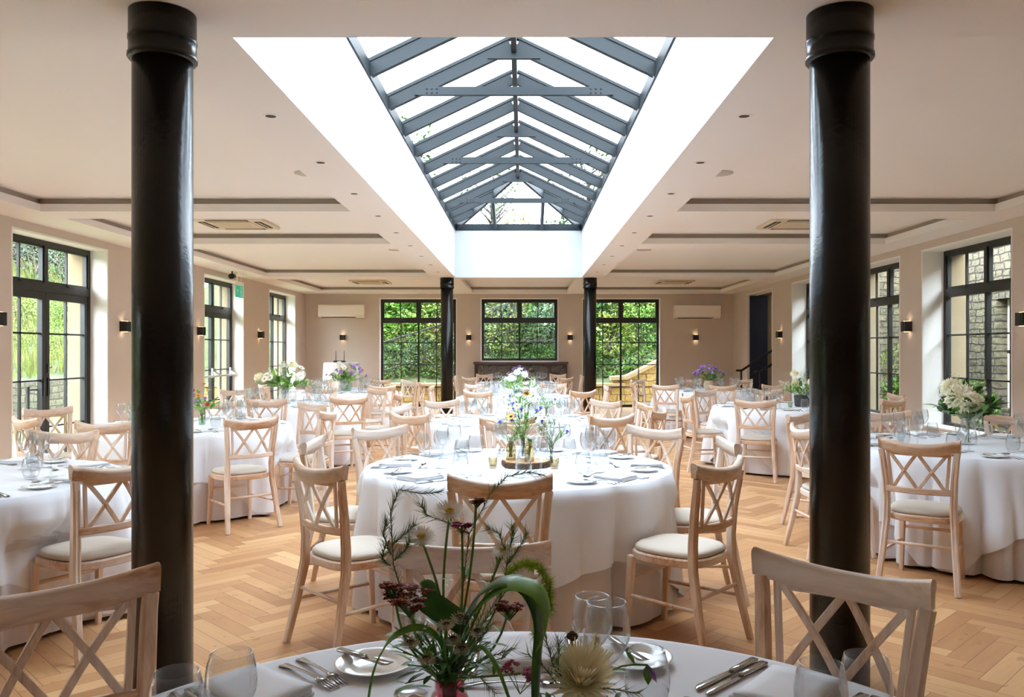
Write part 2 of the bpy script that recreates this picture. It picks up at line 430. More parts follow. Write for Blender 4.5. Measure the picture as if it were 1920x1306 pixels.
# ------------------------------------------------------------------ floor, ceiling, walls
f = MB(); f.box(XL-.5, XR+.5, YF-.4, YB+.25, -.2, 0); struct(f.build('floor', M['floor']), 'honey oak herringbone parquet floor', 'floor')

TR = [(-5.03, -1.8, 3.85, 8.67), (-5.03, -1.8, 9.16, 11.3), (-5.03, -1.8, 11.9, 16.3), (-5.03, -1.8, 17.0, 20.8),
      (1.6, 4.92, 3.85, 8.67), (1.6, 4.92, 9.16, 11.3), (1.6, 4.92, 11.9, 16.3), (1.6, 4.92, 17.0, 20.8),
      (-1.28, 1.1, 17.0, 20.8)]
def layer(mb, holes, z0, z1, x0, x1, y0, y1, mface=0, mside=0, top=False):
    xs = sorted({x0, x1, *[h[0] for h in holes], *[h[1] for h in holes]}); ys = sorted({y0, y1, *[h[2] for h in holes], *[h[3] for h in holes]})
    inside = lambda x, y: any(h[0] < x < h[1] and h[2] < y < h[3] for h in holes)
    for i in range(len(xs)-1):
        for j in range(len(ys)-1):
            if inside((xs[i]+xs[i+1])/2, (ys[j]+ys[j+1])/2): continue
            a, b, c, d = xs[i], xs[i+1], ys[j], ys[j+1]
            mb.poly([(a,c,z0),(a,d,z0),(b,d,z0),(b,c,z0)], mface)
            if top: mb.poly([(a,c,z1),(b,c,z1),(b,d,z1),(a,d,z1)], mface)
    for a, b, c, d in holes:
        for p, q in (((a,c),(b,c)), ((b,c),(b,d)), ((b,d),(a,d)), ((a,d),(a,c))):
            mb.poly([(p[0],p[1],z0),(q[0],q[1],z0),(q[0],q[1],z1),(p[0],p[1],z1)], mside)
mb = MB()
layer(mb, TR+[SKY], ZS, ZL, XL-.3, XR+.3, YF-.3, YB+.1, 0, 0, True)
g_ = .05
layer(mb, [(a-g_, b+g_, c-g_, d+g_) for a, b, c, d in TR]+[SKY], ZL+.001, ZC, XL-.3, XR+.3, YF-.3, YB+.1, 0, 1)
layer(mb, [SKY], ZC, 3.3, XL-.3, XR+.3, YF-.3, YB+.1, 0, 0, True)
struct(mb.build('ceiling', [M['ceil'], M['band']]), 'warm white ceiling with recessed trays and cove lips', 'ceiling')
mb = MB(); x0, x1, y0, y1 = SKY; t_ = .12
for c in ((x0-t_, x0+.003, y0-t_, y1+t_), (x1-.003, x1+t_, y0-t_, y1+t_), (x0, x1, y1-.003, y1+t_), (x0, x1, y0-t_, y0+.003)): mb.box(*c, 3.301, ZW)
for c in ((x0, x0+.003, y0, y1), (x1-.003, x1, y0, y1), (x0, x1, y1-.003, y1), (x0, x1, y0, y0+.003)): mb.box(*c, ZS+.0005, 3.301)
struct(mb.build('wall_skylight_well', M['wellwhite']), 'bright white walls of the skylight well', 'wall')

# openings: (along0, along1, z0, z1)
HD = 2.78
LO = [(1.9, 3.95, .43, HD), (5.5, 7.55, 0, HD), (9.07, 11.13, 0, HD), (11.9, 13.9, .43, HD), (14.53, 16.55, 0, HD), (18.25, 20.3, 0, HD)]  # first two openings are unseen, added to bring daylight to the near area
RO = [(1.9, 3.95, .43, HD), (5.5, 7.55, .43, HD), (9.15, 11.18, .43, HD), (11.87, 13.9, .43, HD), (14.55, 16.6, 0, HD), (17.94, 19.95, 0, HD)]  # first two here are also unseen additions that brighten the near end
BO = [(-3.66, -1.72, 0, 2.77), (-1.07, .88, 1.19, 2.77), (1.53, 3.49, 0, 2.77)]
def wall(mb, ops, a0, a1, z1, P, thick, mf, ms, mo):
    """P(a, depth, z) -> point; depth 0 is the inner face and grows outwards."""
    xs = sorted({a0, a1, *[o[0] for o in ops], *[o[1] for o in ops]}); zs = sorted({0, z1, *[o[2] for o in ops], *[o[3] for o in ops]})
    for i in range(len(xs)-1):
        for j in range(len(zs)-1):
            ca, cz = (xs[i]+xs[i+1])/2, (zs[j]+zs[j+1])/2
            if any(o[0] < ca < o[1] and o[2] < cz < o[3] for o in ops): continue
            for d, m in ((0, mf), (thick, mo)):
                mb.poly([P(xs[i], d, zs[j]), P(xs[i+1], d, zs[j]), P(xs[i+1], d, zs[j+1]), P(xs[i], d, zs[j+1])], m)
    for o in ops:
        c = [(o[0], o[2]), (o[1], o[2]), (o[1], o[3]), (o[0], o[3])]
        for k in range(4):
            p, q = c[k], c[(k+1) % 4]
            mb.poly([P(p[0], 0, p[1]), P(q[0], 0, q[1]), P(q[0], thick, q[1]), P(p[0], thick, p[1])], ms)
PL = lambda off: (lambda a, d, z: (XL-off-d, a, z))
PR = lambda off: (lambda a, d, z: (XR+off+d, a, z))
PB = lambda off: (lambda a, d, z: (a, YB+off+d, z))
def beads(mb, ops, P, m):                        # slim white bead round every opening
    for a, b, z0, z1 in ops:
        for (p, q, r, s) in ((a-.022, a, z0, z1+.022), (b, b+.022, z0, z1+.022), (a, b, z1, z1+.022)):
            c = [P(p, .002, r), P(q, .002, r), P(q, .002, s), P(p, .002, s)]; d = [P(p, -.006, r), P(q, -.006, r), P(q, -.006, s), P(p, -.006, s)]
            n = mb.vs(c+d)
            for t in ((4,5,6,7),(0,1,5,4),(1,2,6,5),(2,3,7,6),(3,0,4,7)): mb.face([n+i for i in t], m)
RD = {'left': .22, 'right': .28, 'back': .1}
for nm, ops, P, a0, a1, lab in (('left', LO, PL, YF, YB+.1, 'greige side wall with black French doors'),
                                ('right', RO, PR, YF, YB+.1, 'greige side wall with deep window reveals and stair doorway'),
                                ('back', BO, PB, XL-.4, XR+.4, 'greige end wall with three tall windows')):
    mb = MB(); rd = RD[nm]
    wall(mb, ops, a0, a1, ZS+.1, P(0), rd, 0, 1, 0)
    beads(mb, ops, P(0), 1)
    inn = [(a, b, z0, z1) for a, b, z0, z1 in ops]
    wall(mb, inn, a0, a1, 3.6, P(rd+.001), .3, 2, 2, 2)
    struct(mb.build('wall_'+nm, [M['wall'], M['white'], M['stonetrim']]), lab, 'wall')
mb = MB(); mb.box(XL-.5, XR+.5, YF-.2, YF, 0, 3.3); struct(mb.build('wall_front', M['wall']), 'greige wall behind the viewpoint', 'wall')
# baseboards
def base_runs(ops, a0, a1):
    cur = a0; out = []
    for o in sorted(ops):
        if o[2] > .2: continue
        out.append((cur, o[0]-.03)); cur = o[1]+.03
    out.append((cur, a1)); return out
mb = MB()
for a, b in base_runs(LO, YF, YB-.02): mb.box(XL, XL+.015, a, b, 0, .12)
struct(mb.build('baseboard_left', M['wall']), 'greige skirting along the French door wall', 'baseboard')
mb = MB()
for a, b in base_runs(RO, YF, YB-.02): mb.box(XR-.015, XR, a, b, 0, .12)
struct(mb.build('baseboard_right', M['wall']), 'greige skirting along the stair doorway wall', 'baseboard')
mb = MB()
for a, b in base_runs(BO, XL+.02, XR-.02): mb.box(a, b, YB-.015, YB, 0, .12)
struct(mb.build('baseboard_back', M['wall']), 'greige skirting along the end wall', 'baseboard')

# ------------------------------------------------------------------ windows and doors
def window(name, loc, rz, W, z0, z1, label, rows=(1.655, 1.09, .52), door=False, panic=False, cat='window'):
    e = empty(name, (loc[0], loc[1], 0), rz); h = W/2; F = .06; zt0, zt1 = 2.16, 2.27
    struct(e, label, cat)
    m = MB()
    m.box(-h, h, 0, .07, z1-F, z1); m.box(-h, -h+F, 0, .07, z0, z1-F); m.box(h-F, h, 0, .07, z0, z1-F)
    m.box(-h+F, h-F, 0, .07, z0, z0+(.03 if door else F)); m.box(-h+F, h-F, -.005, .075, zt0, zt1)
    m.box(-.035, .035, -.004, .074, zt1, z1-F)                    # upper mullion
    for s in (-1, 1):                                             # top lights: casement rims and one glazing bar
        a, b = (-h+F, -.035) if s < 0 else (.035, h-F)
        m.box(a, a+.025, .01, .06, zt1, z1-F); m.box(b-.025, b, .01, .06, zt1, z1-F)
        m.box(a, b, .01, .06, zt1, zt1+.025); m.box(a, b, .01, .06, z1-F-.025, z1-F)
        m.box((a+b)/2-.012, (a+b)/2+.012, .02, .05, zt1+.02, z1-F-.02)
        m.box((a+b)/2-.05, (a+b)/2+.05, -.03, .01, zt1-.02, zt1+.015)   # stay
    m.build('window_frame', M['black'], e)
    if not door:
        m = MB(); m.box(-.022, .022, .0, .06, z0, zt0)
        for x in (-(h-F)/2, (h-F)/2): m.box(x-.011, x+.011, .02, .05, z0+.03, zt0)
        for r in rows:
            if r > z0+.15: m.box(-h+F, h-F, .018, .052, r-.011, r+.011)
        m.build('glazing_bars', M['black'], e)
        g = MB(); g.box(-h+F, h-F, .033, .037, z0+.02, zt0); g.build('glass', M['pane'], e)
    else:
        for s in (-1, 1):
            a, b = (-h+F+.003, -.003) if s < 0 else (.003, h-F-.003)
            l = MB(); st = .075
            l.box(a, a+st, .005, .065, .02, zt0-.004); l.box(b-st, b, .005, .065, .02, zt0-.004)
            l.box(a+st, b-st, .005, .065, .02, .16); l.box(a+st, b-st, .005, .065, zt0-.09, zt0-.004)
            l.box((a+b)/2-.011, (a+b)/2+.011, .02, .05, .16, zt0-.09)
            for r in rows: l.box(a+st, b-st, .02, .05, r-.011, r+.011)
            lf = l.build('door_leaf', M['black'], e)
            g = MB(); g.box(a+st, b-st, .033, .037, .16, zt0-.09); g.build('glass', M['pane'], lf)
            if panic:
                pb = MB(); pb.tube([(a+.03, -.10, .98), (b-.03, -.10, .98)], .016, 8)
                for x in (a+.05, b-.05):
                    pb.sweep([(x, .005, 1.06), (x, -.05, 1.02), (x, -.10, .98)], rect(.05, .03, .006), (1, 0, 0))
                    pb.box(x-.03, x+.03, -.02, .006, .95, 1.12)
                pb.build('panic_bar', M['steelbar'], lf)
            else:
                hb = MB(); hx = -s*0 + (b-.035 if s < 0 else a+.035)
                ox = hx-.14 if s < 0 else hx+.14
                hb.box(hx-.02, hx+.02, -.012, .006, .9, 1.12)
                hb.bar((ox, .12, .35), (ox, .12, 1.02), .045, .03); hb.bar((hx, .06, .98), (ox, .12, .98), .03, .02); hb.bar((hx, .06, .4), (ox, .12, .4), .03, .02)
                hb.build('door_handle', M['black'], lf)
                if s > 0:
                    k = MB(); k.box(hx-.022, hx+.006, -.018, .004, 1.18, 1.29); k.tube([(hx-.01, -.018, 1.25), (hx-.01, -.05, 1.25)], .012, 8); k.build('lock_plate', M['steel'], lf)
    g = MB(); g.box(-h+F, h-F, .04, .044, zt1, z1-F); g.build('transom_glass', M['pane'], e)
    return e
n = 1
for i, (a, b, z0, z1) in enumerate(BO):
    window('window_%d' % n, ((a+b)/2, YB+.1), 0, b-a, z0+.002, z1-.002,
           ('tall black gridded window nearer the router table, before the garden steps', 'shorter black gridded window above the marble counter',
            'tall black gridded window facing the sloping yellow stone wall')[i])
    portal('window_portal', ((a+b)/2, YB+.35, (z0+z1)/2), (-PI/2, 0, 0), b-a, z1-z0)
    n += 1
d = 1
for i, (a, b, z0, z1) in enumerate(LO):
    isd = i in (1, 2, 4); nm = 'door_%d' % d if isd else 'window_%d' % n
    if isd: d += 1
    else: n += 1
    lab = {0: 'unseen black gridded side window added to light the first table', 1: 'unseen black French doors added for daylight outside the picture edge', 2: 'black glazed French doors with long bar handles onto the lawn',
           3: 'black gridded window hidden behind the tall column', 4: 'black glazed double door with silver panic bar under green exit sign',
           5: 'narrow-looking black gridded window by the router corner'}[i]
    window(nm, (XL-.22, (a+b)/2), PI/2, b-a, z0+.002, z1-.002, lab, door=isd, panic=(i == 4), cat='door' if isd else 'window')
    portal('window_portal', (XL-.5, (a+b)/2, (z0+z1)/2), (0, -PI/2, 0), z1-z0, b-a)
for i, (a, b, z0, z1) in enumerate(RO[:5]):
    lab = {0: 'unseen black gridded window added for daylight beside the viewpoint facing rubble stone', 1: 'unseen black gridded window added for daylight just outside the picture', 2: 'large black gridded window behind the cream dahlia bouquet',
           3: 'black gridded window with fern planting outside, past the dahlia table', 4: 'black gridded window mostly hidden by the tall column'}[i]
    window('window_%d' % n, (XR+.28, (a+b)/2), -PI/2, b-a, z0+.002, z1-.002, lab); n += 1
    portal('window_portal', (XR+.55, (a+b)/2, (z0+z1)/2), (0, PI/2, 0), z1-z0, b-a)
sl = 1
for ops, x, s in ((LO, XL, -1), (RO, XR, 1)):
    for a, b, z0, z1 in ops:
        if z0 > .1:
            m_ = MB(); xa, xb = (x-.2, x+.03) if s < 0 else (x-.03, x+.26)
            m_.cbox(xa, xb, a-.03 if 0 else a+.001, b-.001, z0+.001, z0+.03, .004)
            struct(m_.build('trim_%d' % sl, M['plastic']), 'pale window sill board number', 'sill')
            bpy.data.objects['trim_%d' % sl]['label'] = {1: 'cream sill in the nearest added opening of the French door wall', 2: 'cream sill hidden behind the big column, French door wall', 3: 'cream sill in the nearest added opening of the stone-view wall', 4: 'cream sill in the added opening just out of frame, stone-view wall', 5: 'cream sill behind the cream dahlia bouquet', 6: 'cream sill of the window past the dahlia table'}[sl]; sl += 1

# ------------------------------------------------------------------ skylight roof
def skylight():
    x0, x1, y0, y1 = SKY; xc = (x0+x1)/2; ze, zr = ZW+.13, ZW+.71
    e = struct(empty('window_%d' % n, (xc, 10, ZW)), 'long slate grey ridged glass skylight over the middle of the room', 'skylight')
    L = lambda p: (p[0]-xc, p[1]-10, p[2]-ZW)
    ys = [4.26+k for k in range(11)]; YH = 14.26
    def raf(ya, yb, xa, za, xb, zb, dp=.12):
        m = MB()
        m.sweep([L((xa, ya, za-.067)), L((xb, yb, zb-.067))], rect(.055, .13, .004), (0, 0, 1))
        m.sweep([L((xa, ya, za+.012)), L((xb, yb, zb+.012))], rect(.075, .034, .004), (0, 0, 1))
        m.build('rafter', M['slate'], e)
    for y in ys:
        raf(y, y, x0+.005, ze, xc-.03, zr); raf(y, y, x1-.005, ze, xc+.03, zr)
    # hipped far end
    raf(y1-.02, YH+.04, x0+.03, ze, xc-.03, zr); raf(y1-.02, YH+.04, x1-.03, ze, xc+.03, zr)
    for fr in (.36, .68):                                  # jack rafters on the long slopes
        yy = YH+fr*(y1-YH); k = 1-fr
        raf(yy, yy, x0+.005, ze, x0+(xc-x0)*k, ze+(zr-ze)*k); raf(yy, yy, x1-.005, ze, x1+(xc-x1)*k, ze+(zr-ze)*k)
    for s in (-1, 1):                                      # jack rafters on the hip end
        xx = xc+s*.46; k = 1-.46/(xc-x0)
        raf(y1-.01, y1-(y1-YH)*k, xx, ze, xx, ze+(zr-ze)*k)
    for y in (5.26, 8.26, 11.26, 14.26):
        m = MB(); hw = (xc-x0)*.78
        m.sweep([L((xc-hw, y-.035, ze+.055)), L((xc+hw, y-.035, ze+.055))], rect(.012, .085, 0), (0, 0, 1))
        m.sweep([L((xc-hw, y-.03, ze+.016)), L((xc+hw, y-.03, ze+.016))], rect(.05, .008, 0), (0, 0, 1))
        for s in (-1, 1):
            for dx in (.12, .17, .22):
                for dz in (.035, .075): m.ball(L((xc+s*(hw-dx), y-.045, ze+dz)), .009, 6, 4)
        m.build('tie_beam', M['slate'], e)
        m = MB()
        a, b, c = L((xc-.26, y-.036, zr-.2)), L((xc+.26, y-.036, zr-.2)), L((xc, y-.036, zr-.04))
        a2, b2, c2 = [(p[0], p[1]+.01, p[2]) for p in (a, b, c)]
        m.poly([a, b, c]); m.poly([c2, b2, a2]); m.poly([a, a2, b2, b]); m.poly([b, b2, c2, c]); m.poly([c, c2, a2, a])
        m.sweep([(a[0], a[1]+.02, a[2]), (b[0], b[1]+.02, b[2])], rect(.05, .008), (0, 0, 1))
        m.build('gusset_plate', M['slate'], e)
    m = MB(); m.sweep([L((xc, y0, zr-.06)), L((xc, YH+.05, zr-.06))], rect(.055, .17, .004), (0, 0, 1)); m.build('ridge_beam', M['slate'], e)
    m = MB()
    for a, b, c, dd in ((x0-.1, x1+.1, y1-.01, y1+.08), (x0-.1, x1+.1, y0-.08, y0+.01), (x0-.1, x0+.02, y0, y1), (x1-.02, x1+.1, y0, y1)):
        m.box(a-xc, b-xc, c-10, dd-10, .002, .13)
    m.build('eaves_frame', M['slate'], e)
    def pane(pts):
        m = MB(); m.poly([L(p) for p in pts]); m.poly([L((p[0], p[1], p[2]+.006)) for p in pts][::-1]); m.build('glass_pane', M['roofpane'], e)
    for a, b in zip(ys, ys[1:]):
        for xa in (x0, x1): pane([(xa, a, ze+.005), (xa, b, ze+.005), (xc, b, zr+.005), (xc, a, zr+.005)])
    for xa in (x0, x1): pane([(xa, YH, ze+.005), (xa, y1, ze+.005), (xc, YH, zr+.005)])
    pane([(x0, y1, ze+.005), (x1, y1, ze+.005), (xc, YH, zr+.005)])
    pane([(x0, y0, ze+.005), (x1, y0, ze+.005), (xc, y0+.01, zr+.005)])
skylight()

# ------------------------------------------------------------------ columns
def column(x, y, lab):
    e = empty('column', (x, y, 0)); tag(e, lab, 'column', 'round black columns', 'thing')
    m = MB(); m.lathe([(0, .002), (.123, .002), (.123, 2.70), (0, 2.70)], 48); m.build('shaft', M['blackcol'], e)
    m = MB(); m.lathe([(.123, 2.69), (.135, 2.692), (.142, 2.70), (.142, 2.715), (.137, 2.72), (.137, 2.77), (.140, 2.775), (.140, 2.79), (.137, 2.795), (.137, 2.897), (0, 2.897)], 48)
    m.build('cap', M['blackcol'], e)
column(-1.553, 3.585, 'glossy black round column rising between the flowerless table and the wood-slice table')
column(1.363, 3.585, 'glossy black round column close to the viewer on the dahlia table side')
column(-1.52, 16.6, 'far black round column in front of the garden steps window')
column(1.335, 16.6, 'far black round column overlapping the yellow wall window')

# ------------------------------------------------------------------ ceiling fittings
def downlight(x, y, lab):
    e = empty('downlight', (x, y, ZS)); tag(e, lab, 'ceiling light', 'recessed downlights')
    m = MB(); m.lathe([(.033, -.0005), (.033, -.004), (.036, -.005), (.049, -.003), (.05, -.0005)], 20); m.build('rim', M['white'], e)
    m = MB(); m.lathe([(0, -.0045), (.0325, -.0045), (.0325, -.001), (0, -.001)], 20); m.build('aperture', M['dark'], e)
    return e
for k in range(9):
    for x, s in ((-1.56, 'garden-door'), (1.365, 'stone-wall')):
        downlight(x, 5.14+1.27*k, '%s recessed downlight from the viewer along the skylight, %s side' % (('first','second','third','fourth','fifth','sixth','seventh','eighth','ninth')[k], s))
for x, y, lab in ((-1.93, 7.45, 'pale round ceiling speaker partly hidden by the soffit, French door side'), (1.76, 7.45, 'pale round ceiling speaker partly hidden by the soffit, dahlia table side'),
                  (-2.0, 13.1, 'pale round ceiling speaker in the third tray, French door side'), (1.9, 13.1, 'pale round ceiling speaker in the third tray, stair doorway side')):
    m = MB(); m.lathe([(0, -.012), (.10, -.012), (.118, -.006), (.12, -.0005), (0, -.0005)], 28)
    tag(m.build('ceiling_speaker', M['speaker'], loc=(x, y, ZC)), lab, 'speaker', 'round ceiling speakers')
def cassette(x, y, lab):
    e = empty('ceiling_air_conditioner', (x, y, ZC)); tag(e, lab, 'air conditioner', 'ceiling cassette air conditioners')
    m = MB(); m.cbox(-.42, .42, -.42, .42, -.035, -.001, .008); m.build('panel', M['cassette'], e)
    m = MB(); m.cbox(-.25, .25, -.25, .25, -.046, -.034, .004)
    for k in range(9): m.box(-.22, .22, -.21+k*.05, -.19+k*.05, -.049, -.045)
    m.build('intake_grille', M['cassette'], e)
    for dx, dy, sx, sy in ((0, -.34, .25, .04), (0, .34, .25, .04), (-.34, 0, .04, .25), (.34, 0, .04, .25)):
        m = MB(); m.box(dx-sx, dx+sx, dy-sy, dy+sy, -.040, -.034); v = m.build('air_slot', M['dark'], e)
        m = MB(); m.box(dx-(sx*.95 if sx > sy else .006), dx+(sx*.95 if sx > sy else .006), dy-(sy*.95 if sy > sx else .006), dy+(sy*.95 if sy > sx else .006), -.044, -.037); m.build('louvre', M['cassette'], v)
cassette(-3.55, 10.3, 'square ceiling cassette air conditioner in the second tray, French door side')
cassette(3.42, 10.3, 'square ceiling cassette air conditioner half hidden by the big column')
cassette(-3.5, 19.1, 'small-looking far cassette air conditioner above the router corner')
cassette(3.45, 19.1, 'small-looking far cassette air conditioner near the stair doorway')

def sconce(x, y, z, rz, lab):
    e = empty('wall_sconce', (x, y, z), rz); tag(e, lab, 'wall light', 'black up and down wall lights')
    m = MB()
    # concave front: two horns, local -y is into the room
    o = [(-.065, 0), (-.065, -.10), (-.05, -.092), (-.025, -.083), (0, -.08), (.025, -.083), (.05, -.092), (.065, -.10), (.065, 0)]
    a = m.vs([(p, q, -.07) for p, q in o]); b = m.vs([(p, q, .07) for p, q in o]); k = len(o)
    for i in range(k): m.face([a+i, a+(i+1) % k, b+(i+1) % k, b+i])
    m.face([a+i for i in range(k)][::-1]); m.face([b+i for i in range(k)])
    m.build('body', M['blackplastic'], e)
    for q in (.0702, -.076): m = MB(); m.box(-.045, .045, -.07, -.015, q, q+.0058); m.build('lamp_lens', M['lamp'], e)
    for s in (1, -1):
        ld = bpy.data.lights.new('sconce_glow', 'AREA'); ld.size = .05; ld.energy = .003; ld.color = (1, .8, .58)
        lo = bpy.data.objects.new('sconce_glow', ld); COL.objects.link(lo); lo.parent = e
        lo.location = (0, -.045, s*.079); lo.rotation_euler = (PI if s > 0 else 0, 0, 0)
zs = EYE+.335
for x, lab in ((-4.61, 'black wall sconce above the router table'), (-1.39, 'black wall sconce between the far column and the marble counter window'),
               (1.20, 'black wall sconce between the counter window and the far stair-side column'), (4.41, 'black wall sconce under the air conditioner near the stair doorway')):
    sconce(x, YB-.001, zs, 0, lab)
for y, lab in ((8.75, 'black wall sconce cut by the picture edge beside the French doors'), (11.54, 'black wall sconce between French doors and the big column'),
               (14.27, 'black wall sconce between the big column and the exit door'), (17.52, 'black wall sconce between the exit door and the corner window')):
    sconce(XL+.001, y, zs, PI/2, lab)
for y, lab in ((8.85, 'black wall sconce cut by the picture edge beside the stone-view window'), (11.55, 'black wall sconce between the two stone-view windows'),
               (17.3, 'black wall sconce between the stair doorway and the tall reveal')):
    sconce(XR-.001, y, zs, -PI/2, lab)

def wall_ac(x, z, lab):
    e = empty('wall_air_conditioner', (x, YB, z)); tag(e, lab, 'air conditioner', 'white wall air conditioners')
    m = MB(); o = [(0, -.165), (-.13, -.17), (-.20, -.14), (-.22, -.10), (-.22, .14), (-.20, .165), (0, .17)]
    a = m.vs([(-.58, p, q) for p, q in o]); b = m.vs([(.58, p, q) for p, q in o]); k = len(o)
    for i in range(k): m.face([a+i, a+(i+1) % k, b+(i+1) % k, b+i])
    m.face([a+i for i in range(k)]); m.face([b+i for i in range(k)][::-1]); m.build('casing', M['plastic'], e)
    m = MB(); m.box(-.50, .36, -.205, -.13, -.166, -.155); m.build('outlet_louvre', M['dark'], e)
    m = MB(); m.box(.40, .56, -.222, -.20, -.16, -.13); m.build('sensor_panel', M['white'], e)
wall_ac(-4.62, EYE+1.0, 'white split air conditioner above the router table')
wall_ac(4.43, EYE+.98, 'white split air conditioner near the stair doorway corner')

# marble counter
e = tag(empty('marble_counter', (-.06, 20.95, 0)), 'dark grey marble fronted counter with brown wooden top below the middle window', 'counter')
m = MB(); m.box(-1.12, 1.12, -.25, .25, .02, 1.10); m.build('body', M['marble'], e)
m = MB(); m.cbox(-1.18, 1.18, -.30, .34, 1.11, 1.17, .006); m.build('top', M['darkwood'], e)
m = MB(); m.box(-1.15, -1.12, -.27, -.24, .002, 1.105); m.box(1.12, 1.15, -.27, -.24, .002, 1.105); m.box(-1.12, 1.12, -.27, -.245, 1.08, 1.108); m.build('edge_frame', M['black'], e)

# exit sign
e = tag(empty('exit_sign', (-5.30, 15.53, 0)), 'green running man exit sign hanging over the panic bar door', 'sign')
m = MB(); m.box(-.01, .01, -.19, .19, 2.44, 2.66); m.build('panel', M['signgreen'], e)
m = MB(); m.box(-.015, .015, -.15, .15, 2.662, 2.72); m.box(-.04, .04, -.2, .2, 2.85, 2.898); m.box(-.006, .006, -.12, -.105, 2.66, 2.85); m.box(-.006, .006, .105, .12, 2.66, 2.85); m.build('housing', M['plastic'], e)
m = MB(); X = .0105
def flat(pts): m.poly([(X, a, b) for a, b in pts])
flat([(-.125, 2.60), (-.165, 2.55), (-.135, 2.55), (-.135, 2.49), (-.115, 2.49), (-.115, 2.55), (-.085, 2.55)])   # up arrow
flat([(.02, 2.47), (.15, 2.47), (.15, 2.63), (.02, 2.63), (.02, 2.62), (.14, 2.62), (.14, 2.48), (.02, 2.48)])
flat([(.05, 2.60), (.065, 2.61), (.08, 2.60), (.065, 2.585)])                                                  # running figure
flat([(.03, 2.575), (.08, 2.58), (.10, 2.55), (.09, 2.545), (.08, 2.562), (.075, 2.53), (.10, 2.51), (.085, 2.485), (.075, 2.49), (.082, 2.508), (.055, 2.53), (.035, 2.50), (.02, 2.51), (.045, 2.535), (.055, 2.565)])
m.build('pictogram', M['white'], e)
e = tag(empty('ceiling_spotlight', (-5.31, 15.18, 0)), 'small black spotlight beside the exit sign', 'spotlight')
m = MB(); m.tube([(0, .09, 2.82), (0, -.06, 2.80)], [.045, .05], 12); m.build('lamp_head', M['blackplastic'], e)
m = MB(); m.box(-.01, .01, -.01, .01, 2.84, 2.898); m.build('bracket', M['blackplastic'], e)

# stair beyond the doorway
m = MB()
m.box(XR+.3, 9.5, 19.96, 20.1, 0, 4.5); m.box(XR+.6, 9.5, 17.75, 17.9, 0, 4.5); m.box(9.4, 9.5, 17.9, 20, 0, 4.5); m.box(XR+.3, 9.5, 17.75, 20.1, 4.4, 4.5)
struct(m.build('wall_stairwell', M['wall']), 'beige stairwell walls beyond the doorway', 'wall')
m = MB(); m.box(XR+.62, 9.5, 17.5, 17.74, -.2, 4.6); struct(m.build('wall_annexe', M['rubblex']), 'rubble stone outside wall of the stair annexe', 'wall')
m = MB()
for k in range(8): m.box(5.75+k*.27, 9.4, 17.92, 19.94, 0 if k == 0 else k*.17, (k+1)*.17)
struct(m.build('trim_staircase', M['darkwood']), 'dark stair treads beyond the doorway', 'staircase')
e = tag(empty('stair_door', (5.40, 19.9, 0)), 'navy blue door standing open in the stair doorway', 'door')
m = MB(); m.cbox(.02, .44, -.02, .03, .012, 2.76, .004); m.build('door_panel', M['navy'], e)
m = MB(); m.ball((.38, -.05, 1.0), .025, 10, 6); m.build('knob', M['steel'], e)
for y, x0_, lab in ((19.35, 4.95, 'black stair handrail against the navy door'), (18.25, 5.08, 'nearer black stair handrail in the doorway')):
    e = tag(empty('stair_handrail', (x0_, y, 0)), lab, 'handrail', 'black stair handrails')
    m = MB(); m.sweep([(0, 0, .99), (.13, 0, .99), (.30, 0, 1.10), (1.9, 0, 2.15)], rect(.05, .05, .012)); m.build('rail', M['black'], e)
    m = MB(); m.bar((.12, 0, .001), (.12, 0, .97), .04, .04, (1, 0, 0)); m.build('post', M['black'], e)

